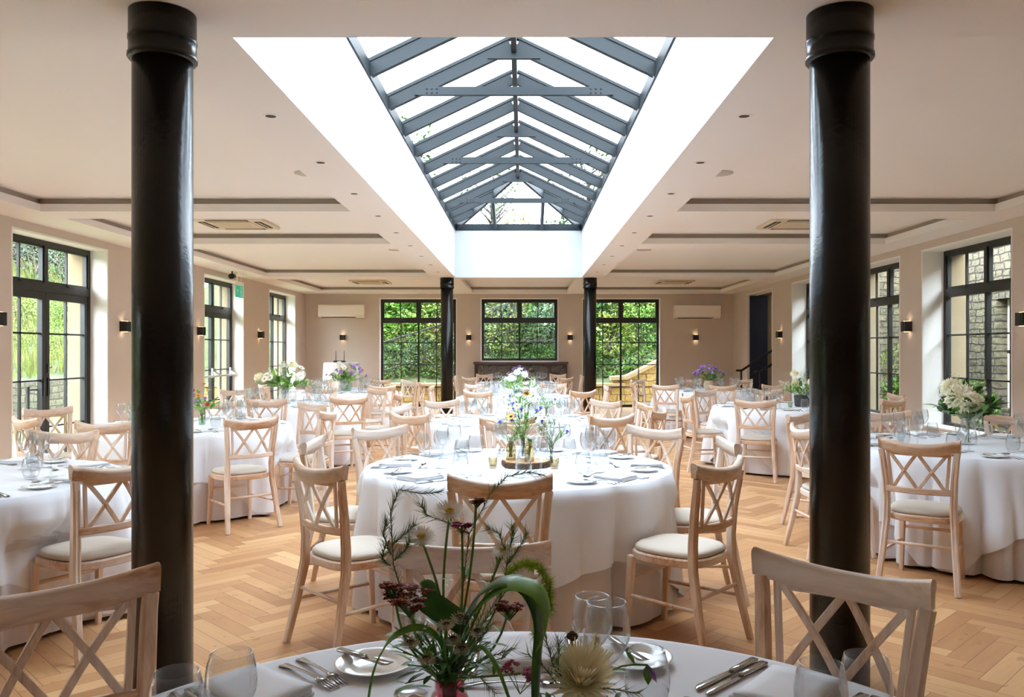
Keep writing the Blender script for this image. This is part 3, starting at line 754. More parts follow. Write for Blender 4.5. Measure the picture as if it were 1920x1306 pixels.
# ------------------------------------------------------------------ chair
def arc_y(x, dep=.055, hw=.225): return -dep*(1-(x/hw)**2)
def make_chair():
    e = empty('crossback_chair', (0, 0, 0))
    for s in (-1, 1):
        m = MB()
        m.sweep([(s*.222, -.055, .003), (s*.205, -.01, .20), (s*.190, .03, .40), (s*.186, .033, .52), (s*.192, .022, .66), (s*.206, .0, .80), (s*.212, -.006, .845)],
                [rect(.032, .030, .005), rect(.036, .034, .005), rect(.040, .040, .005), rect(.040, .038, .005), rect(.038, .034, .005), rect(.036, .030, .005), rect(.036, .028, .005)], (0, 1, 0))
        m.tube([(s*.190, .045, .425), (s*.190, .052, .425)], .007, 6)
        # grooves cut look: two raised beads along the rear face
        for dx in (-.009, .009):
            m.sweep([(s*.205+dx, -.026, .20), (s*.190+dx, .009, .40), (s*.186+dx, .013, .52), (s*.192+dx, .004, .66), (s*.206+dx, -.016, .80)], rect(.007, .004, .001), (0, 1, 0))
        m.build('back_leg', M['beech'], e)
    for s in (-1, 1):
        m = MB(); m.sweep([(s*.180, .425, .003), (s*.172, .405, .25), (s*.168, .395, .415)], [rect(.026, .026, .004), rect(.034, .034, .005), rect(.038, .038, .005)], (0, 1, 0))
        m.build('front_leg', M['beech'], e)
    # crest rail: curved, rolled over at the top
    m = MB(); N_ = 14; sec = [(-.013, -.034), (.011, -.034), (.014, -.005), (.017, .018), (.016, .030), (.006, .037), (-.010, .035), (-.021, .026), (-.023, .012), (-.015, -.002)]
    rings = []
    for i in range(N_+1):
        x = -.228+.456*i/N_; zc = .868+.034*(abs(x)/.228)**2-.018; y = arc_y(x)+.003
        rings.append(m.vs([(x, y-a*-1, zc+b) for a, b in sec]))
    k = len(sec)
    for i in range(N_):
        for j in range(k): m.face([rings[i]+j, rings[i]+(j+1) % k, rings[i+1]+(j+1) % k, rings[i+1]+j], 0, j not in (0,))
    m.face([rings[0]+j for j in range(k)]); m.face([rings[-1]+j for j in range(k)][::-1])
    m.build('crest_rail', M['beechx'], e)
    # lower back rail
    m = MB(); pts = [(x, arc_y(x, .04, .19)+.02, .60) for x in [-.182+.364*i/10 for i in range(11)]]
    m.sweep(pts, rect(.022, .038, .005)); m.build('back_rail', M['beechx'], e)
    # lattice
    m = MB()
    def L(x, z):                                           # point on the curved, splayed back plane
        t = (z-.60)/.24; xx = x*(1+.14*t); yb = arc_y(xx, .04, .19)+.02; yt = arc_y(xx, .055, .225)+.004
        return (xx, yb+(yt-yb)*t, z)
    def strip(x0, z0, x1, z1, wd=.019, n_=6):
        d = math.hypot(x1-x0, z1-z0); m.sweep([L(x0+(x1-x0)*i/n_, z0+(z1-z0)*i/n_) for i in range(n_+1)], rect(.013, wd, .002) if 0 else [(-a, b) for a, b in rect(wd, .013, .002)], (0, 1, 0))
    for s in (-1, 1):
        strip(s*.152, .612, s*.152, .842, .018)
        strip(s*.004, .612, s*.140, .826, .020); strip(s*.140, .612, s*.004, .826, .020)
        m.ball(L(s*.072, .718), .013, 6, 4, 0, 1.2)
    m.sweep([L(-.155+.31*i/10, .828) for i in range(11)], rect(.013, .026, .002))
    m.build('back_lattice', M['beech'], e)
    # seat
    def outline(sc_, n_=28):
        out = []
        for i in range(n_):
            a = 2*PI*i/n_; c, s = math.cos(a), math.sin(a)
            x = .212*math.copysign(abs(c)**(.62), c); y = .215*math.copysign(abs(s)**(.62), s)
            x *= 1-.06*(-y/.215 if y < 0 else 0); out.append((x*sc_, .215+y*sc_))
        return out
    def slab(m, prof, sm=True, mi=0):
        rg = [m.vs([(x, y, z) for x, y in outline(q)]) for q, z in prof]; k = 28
        for a, b in zip(rg, rg[1:]):
            for j in range(k): m.face([a+j, a+(j+1) % k, b+(j+1) % k, b+j], mi, sm)
        m.face([rg[0]+j for j in range(k)][::-1], mi); m.face([rg[-1]+j for j in range(k)], mi, sm)
    m = MB(); slab(m, [(.90, .405), (.96, .405), (.985, .41), (.99, .44), (.97, .447), (.9, .447)], False); m.build('seat_frame', M['beechx'], e)
    m = MB(); slab(m, [(.90, .448), (.94, .456), (.935, .468), (.88, .478), (.72, .486), (.45, .490), (.1, .491)]); m.build('seat_cushion', M['cushion'], e)
    m = MB()
    for s in (-1, 1): m.tube([(s*.200, -.005, .215), (s*.174, .41, .215)], [.010, .010], 8)
    m.build('side_stretchers', M['beech'], e)
    m = MB(); m.tube([(-.172, .402, .30), (.172, .402, .30)], .010, 8); m.build('front_stretcher', M['beechx'], e)
    m = MB(); m.tube([(-.198, .005, .27), (.198, .005, .27)], .010, 8); m.build('rear_stretcher', M['beechx'], e)
    reg(e); return e

# ------------------------------------------------------------------ tables
TB = {  # key: (x, y, phrase)
 'T0': (0, 1.15, 'nearest table'), 'T1': (-.03, 5.03, 'wood slice table'), 'T2': (-.04, 8.2, 'second middle table'),
 'T3': (-.08, 12.45, 'third middle table'), 'T4': (-.1, 17.9, 'marble counter table'),
 'L0': (-3.15, 4.45, 'flowerless table'), 'L1': (-3.12, 7.75, 'red posy table'), 'L2': (-3.1, 10.85, 'white bouquet table'),
 'L3': (-3.08, 14.25, 'violet bouquet table'),
 'R0': (3.3, 6.15, 'dahlia table'), 'R1': (3.3, 10.35, 'charcoal pot table'), 'R2': (3.25, 14.7, 'sandy vase table')}
# chairs: crest centre x, y, table, where it stands at that table, optional facing (dx, dy)
CH = [
 (-1.08, 1.93, 'T0', 'nearer the flowerless table', (.70, -.716)), (.79, 2.09, 'T0', 'in front of the nearer dahlia-side column', (-.70, -.716)), (-.15, 2.33, 'T0', 'facing the viewer behind the crimson flowers', (.0, -1)),
 (-.10, 3.60, 'T1', 'back to the viewer in the middle', (0, 1)), (-.985, 4.02, 'T1', 'near corner on the flowerless table side', (.72, .69)), (-1.27, 5.03, 'T1', 'side of the French doors', (1, 0)),
 (-1.01, 5.88, 'T1', 'far corner on the French door side', (.7, -.72)), (-.05, 6.27, 'T1', 'far side facing the viewer', (0, -1)), (.93, 5.88, 'T1', 'far corner on the dahlia table side', (-.66, -.75)),
 (1.22, 4.96, 'T1', 'side of the dahlia table, edge-on', (-1, .0)), (.955, 4.07, 'T1', 'near corner on the dahlia table side', (-.74, .67)),
 (-.13, 6.78, 'T2', 'back to the viewer in the middle', (0, 1)), (-.97, 7.15, 'T2', 'near corner on the French door side', (.6, .8)), (-1.22, 8.29, 'T2', 'French door side', (.93, -.3)),
 (-.89, 9.09, 'T2', 'far corner on the French door side', (.63, -.77)), (.74, 6.95, 'T2', 'near corner facing away, dahlia side', (-.5, .86)), (1.23, 7.62, 'T2', 'dahlia side, dark rolled crest toward the viewer', (-.9, .43)),
 (1.25, 8.40, 'T2', 'dahlia side, further back', (-.96, -.25)), (.90, 9.05, 'T2', 'far corner on the stair side', (-.76, -.65)),
 (-.61, 11.2, 'T3', 'near corner on the French door side', (.5, .87)), (.81, 11.28, 'T3', 'near corner on the stair side', (-.6, .8)), (-.76, 13.6, 'T3', 'far corner on the French door side', (.5, -.87)),
 (.50, 13.7, 'T3', 'far corner on the stair side', (-.3, -.95)), (1.25, 12.55, 'T3', 'stair side, edge-on', (-1, 0)), (-1.38, 12.55, 'T3', 'French door side, edge-on', (1, 0)),
 (-1.1, 16.95, 'T4', 'near corner on the router side', (.72, .69)), (.86, 16.85, 'T4', 'near corner on the stair side', (-.7, .7)), (-1.45, 17.95, 'T4', 'router side beyond the far column', (1, 0)),
 (1.27, 18.2, 'T4', 'stair side, edge-on', (-1, 0)), (-.9, 19.3, 'T4', 'far corner on the router side', (.6, -.8)), (.8, 19.25, 'T4', 'far corner on the stair side', (-.6, -.8)),
 (-1.98, 4.05, 'L0', 'large, half behind the big column', (-.86, .5)), (-3.1, 5.62, 'L0', 'far side facing the viewer', (0, -1)), (-2.36, 5.12, 'L0', 'far corner beside the big column', (-.8, -.6)),
 (-2.2, 6.74, 'L1', 'near corner beside the big column', (-.68, .73)), (-3.2, 6.36, 'L1', 'back to the viewer', (.02, 1)), (-4.06, 6.80, 'L1', 'near corner by the French doors', (.6, .8)),
 (-4.50, 7.88, 'L1', 'side nearest the French doors', (.83, -.55)), (-1.80, 7.62, 'L1', 'edge-on beside the wood slice table', (-.98, .1)), (-2.18, 8.60, 'L1', 'far corner', (-.62, -.78)), (-3.28, 9.0, 'L1', 'far side behind the glasses', (.02, -1)),
 (-2.88, 9.36, 'L2', 'back to the viewer behind the posy table', (-.05, 1)), (-2.05, 9.78, 'L2', 'near corner, seat in full view', (-.5, .86)), (-1.62, 10.65, 'L2', 'edge-on in the aisle', (-1, .05)),
 (-2.07, 11.80, 'L2', 'far corner in the aisle', (-.7, -.7)), (-2.95, 12.15, 'L2', 'far side', (0, -1)), (-4.05, 11.7, 'L2', 'far corner by the exit door', (.7, -.7)),
 (-2.2, 12.95, 'L3', 'near corner', (-.5, .86)), (-1.75, 14.3, 'L3', 'edge-on in the aisle', (-1, .1)), (-2.1, 15.3, 'L3', 'far corner in the aisle', (-.7, -.7)),
 (-2.72, 15.75, 'L3', 'far side near the first window', (-.2, -1)), (-3.8, 15.55, 'L3', 'far corner by the router table', (.5, -.86)), (-4.2, 13.5, 'L3', 'near corner by the exit door', (.8, .6)),
 (2.4, 5.05, 'R0', 'near corner, back to the viewer', (.58, .81)), (2.02, 5.98, 'R0', 'half behind the big column', (1, .05)), (2.36, 7.08, 'R0', 'far corner beside the big column', (.7, -.7)),
 (3.22, 7.42, 'R0', 'far side facing the viewer', (0, -1)), (4.16, 7.05, 'R0', 'far corner under the window', (-.6, -.8)),
 (2.57, 9.22, 'R1', 'near side, back to the viewer', (.40, .92)), (2.0, 10.15, 'R1', 'edge-on in the aisle', (.98, .1)), (2.48, 11.35, 'R1', 'far corner', (.6, -.8)),
 (3.45, 11.75, 'R1', 'far side', (-.1, -1)), (4.15, 9.35, 'R1', 'near corner by the stone-view windows', (-.6, .8)), (4.62, 10.3, 'R1', 'side against the window wall', (-1, 0)),
 (2.28, 13.35, 'R2', 'near corner on the yellow wall side', (.5, .87)), (3.13, 13.1, 'R2', 'near side, back to the viewer', (.05, 1)), (1.92, 14.45, 'R2', 'edge-on in front of the yellow wall', (1, 0)),
 (2.15, 15.6, 'R2', 'far corner before the yellow wall', (.75, -.66)), (3.2, 16.05, 'R2', 'far side', (0, -1)), (4.15, 15.85, 'R2', 'far corner toward the stair', (-.6, -.8)),
 (4.0, 13.35, 'R2', 'near corner toward the stair', (-.5, .86)), (4.62, 14.75, 'R2', 'side against the wall', (-1, 0)),
]
proto = None
for i, (x, y, t, where, fc) in enumerate(CH):
    c = make_chair() if proto is None else copy_tree(proto)
    if proto is None: proto = c
    c.location = (x, y, 0); c.rotation_euler = (0, 0, math.atan2(-fc[0], fc[1]))
    tag(c, 'crossback chair, %s, %s' % (TB[t][2], where), 'chair', 'chairs at the '+TB[t][2])

ZT = .75
def smooth(a, b, x): t = max(0, min(1, (x-a)/(b-a))); return t*t*(3-2*t)
def cloth_mesh(key, over, rot, R=.915, drop=.72, half=1.30):
    cx, cy_, _ = TB[key]; rs = random.Random(hash(key) % 1000 if 0 else sum(map(ord, key)))
    p = [rs.uniform(0, 2*PI) for _ in range(4)]; n1, n2, n3 = rs.choice((14, 16, 18)), rs.choice((26, 30)), 5
    chs = [(math.atan2(c[1]-cy_, c[0]-cx), math.hypot(c[0]-cx, c[1]-cy_), c[4]) for c in CH if c[2] == key]
    m = MB(); K = 256; off = .006 if over else 0
    def length(a):
        if not over: return drop
        b = a-rot; L = half/max(abs(math.cos(b)), abs(math.sin(b)), 1e-6)-R
        return min(drop-.01, max(.12, L))
    rings = []
    ctr = m.vs([(0, 0, ZT+off)])
    for r in (.3, .6, .8, R-.02): rings.append([(r*math.cos(2*PI*j/K), r*math.sin(2*PI*j/K), ZT+off) for j in range(K)])
    rings.append([((R-.004+off)*math.cos(2*PI*j/K), (R-.004+off)*math.sin(2*PI*j/K), ZT+off-.003) for j in range(K)])
    NR = 15
    for q in range(1, NR+1):
        row = []
        for j in range(K):
            a = 2*PI*j/K; L = length(a); s = L*(q/NR)**.9
            t = s/.72
            A = .75*(abs(math.sin(n1*a/2+p[0]/2+.6*math.sin(2*a+p[3])))**.55-.75)+.35*(abs(math.sin(n2*a/2+p[1]+.5*math.sin(3*a)))**.6-.7)+.18*math.sin(n3*a+p[2])
            r = R+off+.004+.05*t+.19*A*smooth(-.12, .7, t)
            if over: r += .006+.030*t
            for ca, cd, _ in chs:
                dl = abs((a-ca+PI) % (2*PI)-PI)*R
                if dl < .32:
                    lim = cd-.45+max(0, dl-.23)*1.5+.018*A
                    if r > lim: r += (lim-r)*smooth(.12, .26, s)*.9
            row.append((r*math.cos(a), r*math.sin(a), max(.012+off, ZT+off-.006-s)))
        rings.append(row)
    rr = [m.vs(r) for r in rings]
    for j in range(K): m.face([ctr, rr[0]+j, rr[0]+(j+1) % K], 0, True)
    for a, b in zip(rr, rr[1:]):
        for j in range(K): m.face([a+j, b+j, b+(j+1) % K, a+(j+1) % K], 0, True)
    return m
def round_table(key):
    cx, cy_, ph = TB[key]
    e = tag(empty('round_table', (cx, cy_, 0)), 'round banquet table hidden under white cloth, the '+ph, 'table', 'round banquet tables')
    m = MB(); m.lathe([(0, .715), (.90, .715), (.905, .72), (.905, .742), (.90, .746), (0, .746)], 64); m.build('tabletop', M['darkwood'], e)
    for k in range(4):
        a = PI/4+k*PI/2; m = MB(); m.tube([(.45*math.cos(a), .45*math.sin(a), .714), (.58*math.cos(a), .58*math.sin(a), .002)], .016, 8); m.build('leg', M['black'], e)
    rot = {'T0': .2, 'T1': .55, 'T2': .3, 'T3': .6, 'T4': .1, 'L0': .75, 'L1': .35, 'L2': .1, 'L3': .5, 'R0': .12, 'R1': .45, 'R2': .9}[key]
    mu = M['under']
    if key == 'T0': mm = cloth_mesh(key, False, 0, drop=.24)
    else: mm = cloth_mesh(key, False, 0)
    tag(mm.build('tablecloth', mu, loc=(cx, cy_, 0)), 'long white round tablecloth to the floor on the '+ph, 'tablecloth', 'white tablecloths')
    mm = cloth_mesh(key, True, rot, drop=.25 if key == 'T0' else .72)
    tag(mm.build('overlay_cloth', M['cloth'], loc=(cx, cy_, 0)), 'square white overlay cloth with pointed corners on the '+ph, 'tablecloth', 'square overlay cloths')
for k in TB: round_table(k)
ZTT = ZT+.0065

# ------------------------------------------------------------------ tableware prototypes
def wine_glass(h=.205, rb=.041, rr=.0335):
    m = MB(); zs_ = h*.45
    outer = [(0, .001), (.034, .001), (.035, .003), (.012, .007), (.005, .014), (.0038, .03), (.0038, zs_-.012), (.008, zs_)]
    N_ = 10
    for i in range(1, N_+1):
        t = i/N_; r = rb*math.sin(min(1, t*1.75)*PI/2)**.8 if t < .571 else rb-(rb-rr)*((t-.571)/.429)**1.9
        outer.append((r, zs_+(h-zs_)*t))
    inner = [(max(r-.0011, .001), z) for r, z in outer[8:]][::-1]
    m.lathe(outer+[(outer[-1][0]+.0004, h+.0008), (outer[-1][0]-.0007, h+.0014), (outer[-1][0]-.0016, h+.0006)]+inner+[(0, zs_+.004)], 24); return m
def tumbler(h=.12, rb=.045, rr=.034):
    m = MB(); pr = [(0, .001), (.022, .001), (.030, .006)]
    for i in range(1, 9):
        t = i/8; r = .030+(rb-.030)*math.sin(min(1, t*2)*PI/2) if t <= .5 else rb-(rb-rr)*((t-.5)/.5)**1.6
        pr.append((r, .006+(h-.006)*t))
    m.lathe(pr+[(max(r-.0012, .001), z) for r, z in pr[3:]][::-1]+[(0, .012)], 24); return m
def side_plate():
    m = MB(); m.lathe([(0, .001), (.048, .001), (.050, .003), (.056, .006), (.084, .013), (.086, .0145), (.085, .0155), (.082, .015), (.058, .0085), (.053, .0055), (.050, .0045), (0, .0045)], 40); return m
def outline_solid(m, pts, zf, th):
    """flat outline (list of left/right pairs along y) thickened; zf(y) gives height."""
    rings = [m.vs([(a, y, zf(y)), (b, y, zf(y)), (b, y, zf(y)+th), (a, y, zf(y)+th)]) for y, a, b in pts]
    for r, s in zip(rings, rings[1:]):
        for j in range(4): m.face([r+j, r+(j+1) % 4, s+(j+1) % 4, s+j], 0, True)
    m.face([rings[0]+j for j in range(4)][::-1]); m.face([rings[-1]+j for j in range(4)])
def fork():
    m = MB(); zf = lambda y: .001+.009*max(0, math.sin((y+.1)/.2*PI))*.8
    outline_solid(m, [(-.1, -.008, .008), (-.095, -.0105, .0105), (-.06, -.006, .006), (-.01, -.0035, .0035), (.03, -.0035, .0035), (.04, -.010, .010), (.052, -.0125, .0125)], zf, .0022)
    for k in range(4):
        c = -.0105+k*.007; outline_solid(m, [(.052, c-.002, c+.002), (.098, c-.0012, c+.0012)], zf, .0018)
    return m
def knife():
    m = MB(); z = lambda y: .0012
    outline_solid(m, [(-.115, -.007, .007), (-.11, -.009, .009), (-.05, -.0075, .0075), (-.015, -.006, .006)], z, .0065)
    outline_solid(m, [(-.015, -.006, .006), (.0, -.008, .008), (.05, -.0085, .011), (.10, -.008, .011), (.118, -.006, .004), (.122, -.006, -.004)], lambda y: .003, .0016); return m
def butter_knife():
    m = MB(); z = lambda y: .0008
    outline_solid(m, [(-.08, -.006, .006), (-.075, -.008, .008), (-.035, -.0065, .0065), (-.005, -.005, .005)], z, .006)
    outline_solid(m, [(-.005, -.007, .007), (.002, -.007, .007)], z, .0065)
    outline_solid(m, [(.002, -.009, .010), (.03, -.010, .011), (.065, -.012, .013), (.075, -.014, .004)], lambda y: .002, .0016); return m
def spoon():
    m = MB(); zf = lambda y: .001+.008*max(0, math.sin((y+.1)/.16*PI)) if y < .06 else .001
    outline_solid(m, [(-.1, -.008, .008), (-.095, -.010, .010), (-.06, -.006, .006), (0, -.0035, .0035), (.05, -.0035, .0035), (.062, -.006, .006)], zf, .0022)
    k = 12; prev = None
    for q, z in ((1.0, .0065), (.9, .0045), (.6, .0018), (.2, .001)):
        r = m.vs([(.019*q*math.cos(2*PI*j/k), .088+.028*q*math.sin(2*PI*j/k), z) for j in range(k)])
        if prev is not None:
            for j in range(k): m.face([prev+j, r+j, r+(j+1) % k, prev+(j+1) % k], 0, True)
        prev = r
    m.face([prev+j for j in range(k)], 0, True); return m
def napkin():
    m = MB()
    rs = random.Random(3)
    for k, (w_, l_, z, dx) in enumerate(((.075, .10, .001, 0), (.074, .098, .008, .004), (.072, .095, .015, -.002))):
        nx, ny = 5, 6; g = []
        for iy in range(ny+1):
            row = []
            for ix in range(nx+1):
                u, v = ix/nx*2-1, iy/ny*2-1
                row.append((u*w_+dx, v*l_+.006*u, z+.004+.003*math.sin(3*u+k)*math.cos(2*v)+(.006 if iy == 0 else 0)*(1-abs(u))))
            g.append(row)
        top = [m.vs(r) for r in g]; bot = [m.vs([(a, b, max(.0008, c-.0065)) for a, b, c in r]) for r in g]
        for iy in range(ny):
            for ix in range(nx):
                m.face([top[iy]+ix, top[iy]+ix+1, top[iy+1]+ix+1, top[iy+1]+ix], 0, True)
        for ix in range(nx):
            m.face([bot[0]+ix, bot[0]+ix+1, top[0]+ix+1, top[0]+ix]); m.face([top[ny]+ix, top[ny]+ix+1, bot[ny]+ix+1, bot[ny]+ix])
        for iy in range(ny):
            m.face([bot[iy+1], bot[iy], top[iy], top[iy+1]]); m.face([top[iy+1]+nx, top[iy]+nx, bot[iy]+nx, bot[iy+1]+nx])
    return m
PROTO = {}
def place(kind, maker, mt, loc, rz, label, cat, group, rx=0):
    if kind not in PROTO:
        o = maker().build(kind, mt); PROTO[kind] = o
    else:
        o = PROTO[kind].copy(); COL.objects.link(o)
        for k in ('label', 'category', 'group'):
            if k in o: del o[k]
    o.location = loc; o.rotation_euler = (rx, 0, rz)
    return tag(o, label, cat, group)
SIDE = {-90: 'viewer side', -45: 'near stair-side corner', 0: 'stair side', 45: 'far stair-side corner', 90: 'far side', 135: 'far door-side corner', 180: 'door side', -135: 'near door-side corner'}
def setting(key, deg):
    cx, cy_, ph = TB[key]; rs = random.Random(sum(map(ord, key))*100+deg)
    a = math.radians(deg); out = Vector((math.cos(a), math.sin(a), 0)); right = Vector((-out.y, out.x, 0))   # the diner's right hand
    C = Vector((cx, cy_, ZTT)); rz = a+PI/2                                                                # local +y points to the centre
    def P(s, r, z=0): return C+out*r+right*s+Vector((0, 0, z))
    j = lambda v: rs.uniform(-v, v)
    W = '%s, %s' % (ph, SIDE[deg])
    place('napkin', napkin, M['napkin'], P(.0+j(.01), .75+j(.01)), rz+j(.12), 'folded white napkin on the '+W, 'napkin', 'white napkins')
    place('side_plate', side_plate, M['china'], P(-.245+j(.012), .72+j(.02)), rz, 'white side plate on the '+W, 'plate', 'white side plates')
    place('butter_knife', butter_knife, M['steel'], P(-.235, .73, .0165), rz+.4+j(.5), 'small steel butter knife across the side plate, '+W, 'knife', 'butter knives')
    for s, r, k in ((-.112, .76, 'inner'), (-.144, .765, 'outer')):
        place('fork', fork, M['steel'], P(s+j(.004), r), rz+j(.06), '%s steel fork on the %s' % (k, W), 'fork', 'table forks')
    for s, r, k in ((.106, .75, 'inner'), (.137, .755, 'outer')):
        place('table_knife', knife, M['steel'], P(s+j(.004), r), rz+j(.05), '%s steel table knife on the %s' % (k, W), 'knife', 'table knives')
    place('dessert_spoon', spoon, M['steel'], P(.03+j(.01), .585+j(.01)), rz+PI/2+j(.12), 'steel dessert spoon across the top of the setting, '+W, 'spoon', 'dessert spoons')
    if key == 'T0': return
    g = [P(.125+j(.01), .56+j(.01)), P(.03+j(.01), .49+j(.01)), P(.125+j(.008), .45+j(.01))]
    place('wine_glass', wine_glass, M['glass'], g[0], 0, 'shorter clear wine glass on the '+W, 'wine glass', 'wine glasses')
    place('large_wine_glass', lambda: wine_glass(.225, .045, .037), M['glass'], g[2], 0, 'taller clear wine glass on the '+W, 'wine glass', 'large wine glasses')
    place('stemless_tumbler', tumbler, M['glass'], g[1], 0, 'clear stemless tumbler on the '+W, 'tumbler', 'stemless tumblers')
for key in sorted(TB, key=lambda k: k == 'T0'):
    for deg in (-90, -45, 0, 45, 90, 135, 180, -135):
        if key == 'T0' and deg in (-90, -45, -135, 0, 180): continue
        if key == 'L0' and deg in (180, -135): continue
        setting(key, deg)

for kd, mk, x, y, lab in (('wine_glass', wine_glass, -.527, 1.264, 'clear wine glass at the lower picture edge, before the big column'), ('wine_glass', wine_glass, -.472, 1.345, 'clear wine glass overlapping the base of the big column'),
        ('stemless_tumbler', tumbler, -.56, 1.39, 'small tumbler behind the two glasses by the flowerless-table column'), ('wine_glass', wine_glass, -.226, 1.69, 'wine glass half hidden by the crimson yarrow'),
        ('wine_glass', wine_glass, .137, 1.655, 'further of the two wine glasses beside the arching leaf'), ('large_wine_glass', None, .155, 1.550, 'nearer, taller wine glass beside the arching leaf'),
        ('stemless_tumbler', tumbler, .238, 1.60, 'stemless tumbler between the wine glasses and the paired knives'), ('wine_glass', wine_glass, .465, 1.30, 'wine glass in front of the near chair back, by the folded napkin'),
        ('wine_glass', wine_glass, .548, 1.33, 'second wine glass in front of the near chair back')):
    place(kd, mk, M['glass'], (x, y, ZTT), 0, lab, 'tumbler' if 'tumbler' in kd else 'wine glass', 'glasses on the nearest table')
# ------------------------------------------------------------------ flowers
def leaf(m, p, d, ln, wd, mi=0, bend=.3, n_=4, up=(0, 0, 1)):
    p = Vector(p); d = Vector(d).normalized(); sd = d.cross(Vector(up))
    if sd.length < .05: sd = Vector((1, 0, 0))
    sd.normalize(); nm = sd.cross(d); prev = None
    for i in range(n_+1):
        t = i/n_; c = p+d*(ln*t)-Vector((0, 0, 1))*bend*ln*t*t; wv = wd*math.sin(PI*min(1, t*.95+.04))**.8/2
        r = m.vs([c-sd*wv, c-nm*wv*.25, c+sd*wv])
        if prev is not None:
            m.face([prev, prev+1, r+1, r], mi, True); m.face([prev+1, prev+2, r+2, r+1], mi, True)
        prev = r
def stem(m, p0, p1, r=.0018, mi=0, bow=(0, 0, 0), n_=6, k=5):
    p0, p1, bow = Vector(p0), Vector(p1), Vector(bow)
    m.tube([p0.lerp(p1, i/n_)+bow*math.sin(PI*i/n_) for i in range(n_+1)], r, k, mi)
def frame_of(d):
    d = Vector(d).normalized(); q = Vector((0, 0, 1)).rotation_difference(d); return q.to_matrix().to_4x4()
def daisy(m, c, d, r, mp, me, np_=16, eye=.3, cup=.15):
    T = Matrix.Translation(Vector(c)) @ frame_of(d); s = MB()
    for k in range(np_):
        for lay in (0, 1):
            a = 2*PI*(k+.5*lay)/np_+rnd(-.05, .05); rr = r*rnd(.9, 1.05)*(1-.12*lay); wv = r*1.6/np_; z = .004*lay
            ca, sa = math.cos(a), math.sin(a)
            pts = [(.2*rr, -wv*.4, z), (.65*rr, -wv, z+cup*rr*.6), (rr, -wv*.35, z+cup*rr), (rr, wv*.35, z+cup*rr), (.65*rr, wv, z+cup*rr*.6), (.2*rr, wv*.4, z)]
            s.poly([(x*ca-y*sa, x*sa+y*ca, zz) for x, y, zz in pts], mp, False)
    s.ball((0, 0, .004), r*eye, 10, 5, me, .5)
    s.ball((0, 0, .004+r*eye*.45), r*eye*.45, 8, 4, me, .4); m.add(s, T)
def dahlia(m, c, d, r, mp, layers=7):
    T = Matrix.Translation(Vector(c)) @ frame_of(d); s = MB()
    for l in range(layers):
        ph = PI*.62*(l+.3)/layers; np_ = max(5, int(20*math.sin(max(ph, .25))))
        for k in range(np_):
            a = 2*PI*(k+.5*(l % 2))/np_+rnd(-.08, .08); ca, sa = math.cos(a), math.sin(a)
            R_ = r*rnd(.92, 1.08); wv = r*.085
            def Q(rad, tt, y):
                x = rad*math.sin(tt); z = rad*math.cos(tt); return (x*ca-y*sa, x*sa+y*ca, z*.8)
            s.poly([Q(R_*.3, ph-.1, -wv*.4), Q(R_*.85, ph-.05, -wv), Q(R_*1.03, ph+.16, 0), Q(R_*.85, ph-.05, wv), Q(R_*.3, ph-.1, wv*.4)], mp, False)
    s.ball((0, 0, 0), r*.34, 10, 6, mp, .8); m.add(s, T)
def cluster(m, c, r, mi, n_=40, fr=.006, mi2=None):
    c = Vector(c)
    for k in range(n_):
        a, q = rnd(0, 2*PI), math.sqrt(rnd(0, 1)); p = c+Vector((r*q*math.cos(a), r*q*math.sin(a), r*.45*(1-q*q)+rnd(-.1, .1)*r))
        for j in range(4):
            b = PI/2*j+rnd(0, 1); e_ = Vector((math.cos(b), math.sin(b), .35)); s_ = Vector((-e_.y, e_.x, 0))
            m.poly([p, p+e_*fr*.6+s_*fr*.4, p+e_*fr, p+e_*fr*.6-s_*fr*.4], mi)
        if mi2 is not None: m.ball(p+Vector((0, 0, fr*.25)), fr*.2, 4, 3, mi2)
        else: m.ball(p, fr*.4, 4, 3, mi)
def cornflower(m, c, d, r, mp, ms):
    daisy(m, c, d, r, mp, mp, 9, .35, .55); m.ball(Vector(c)-Vector(d).normalized()*r*.35, r*.32, 8, 5, ms, 1.3)
def frond(m, pts, mi, ln=.03, dens=10, th=.0007):
    pts = [Vector(p) for p in pts]
    m.tube(pts, [.0014*(1-.6*i/(len(pts)-1)) for i in range(len(pts))], 4, mi)
    for a, b in zip(pts, pts[1:]):
        d = (b-a).normalized()
        for k in range(dens):
            p = a.lerp(b, (k+rnd(0, 1))/dens)
            sdv = Vector((rnd(-1, 1), rnd(-1, 1), rnd(-.6, .8))); sdv = (sdv-d*sdv.dot(d)).normalized()
            q = (sdv*.8+d*.9).normalized(); L_ = ln*rnd(.5, 1.1); s = q.cross(Vector((0, 0, 1))).normalized()*th; u = s.cross(q).normalized()*th
            e_ = p+q*L_
            n_ = m.vs([p-s, p+s, p+u, e_]); m.face([n_, n_+1, n_+3], mi); m.face([n_+1, n_+2, n_+3], mi); m.face([n_+2, n_, n_+3], mi)
def vase(name, prof, mt, loc, label, cat='vase', group=None, k=28, wall=.002, solid=False):
    m = MB(); inner = [(max(r-wall, .0005), z) for r, z in prof][::-1]; m.lathe([(0, prof[0][1])]+prof+inner[:-1]+[(0, prof[0][1]+wall*1.5)], k)
    return tag(m.build(name, mt, loc=loc), label, cat, group)
BOTTLE = [(.024, .001), (.030, .004), (.031, .05), (.030, .075), (.022, .092), (.018, .098), (.020, .104), (.022, .108)]
CONE = [(.034, .001), (.038, .006), (.034, .03), (.018, .07), (.013, .10), (.014, .12), (.017, .135)]
FL = ['fstem', 'fgreen', 'flime', 'pwhite', 'pcream', 'pyellow', 'pblue', 'ppurple', 'pred', 'porange', 'pgold', 'pbrown', 'fneedle', 'fdark']
FI = {k: i for i, k in enumerate(FL)}
FM = [M[k] for k in FL]
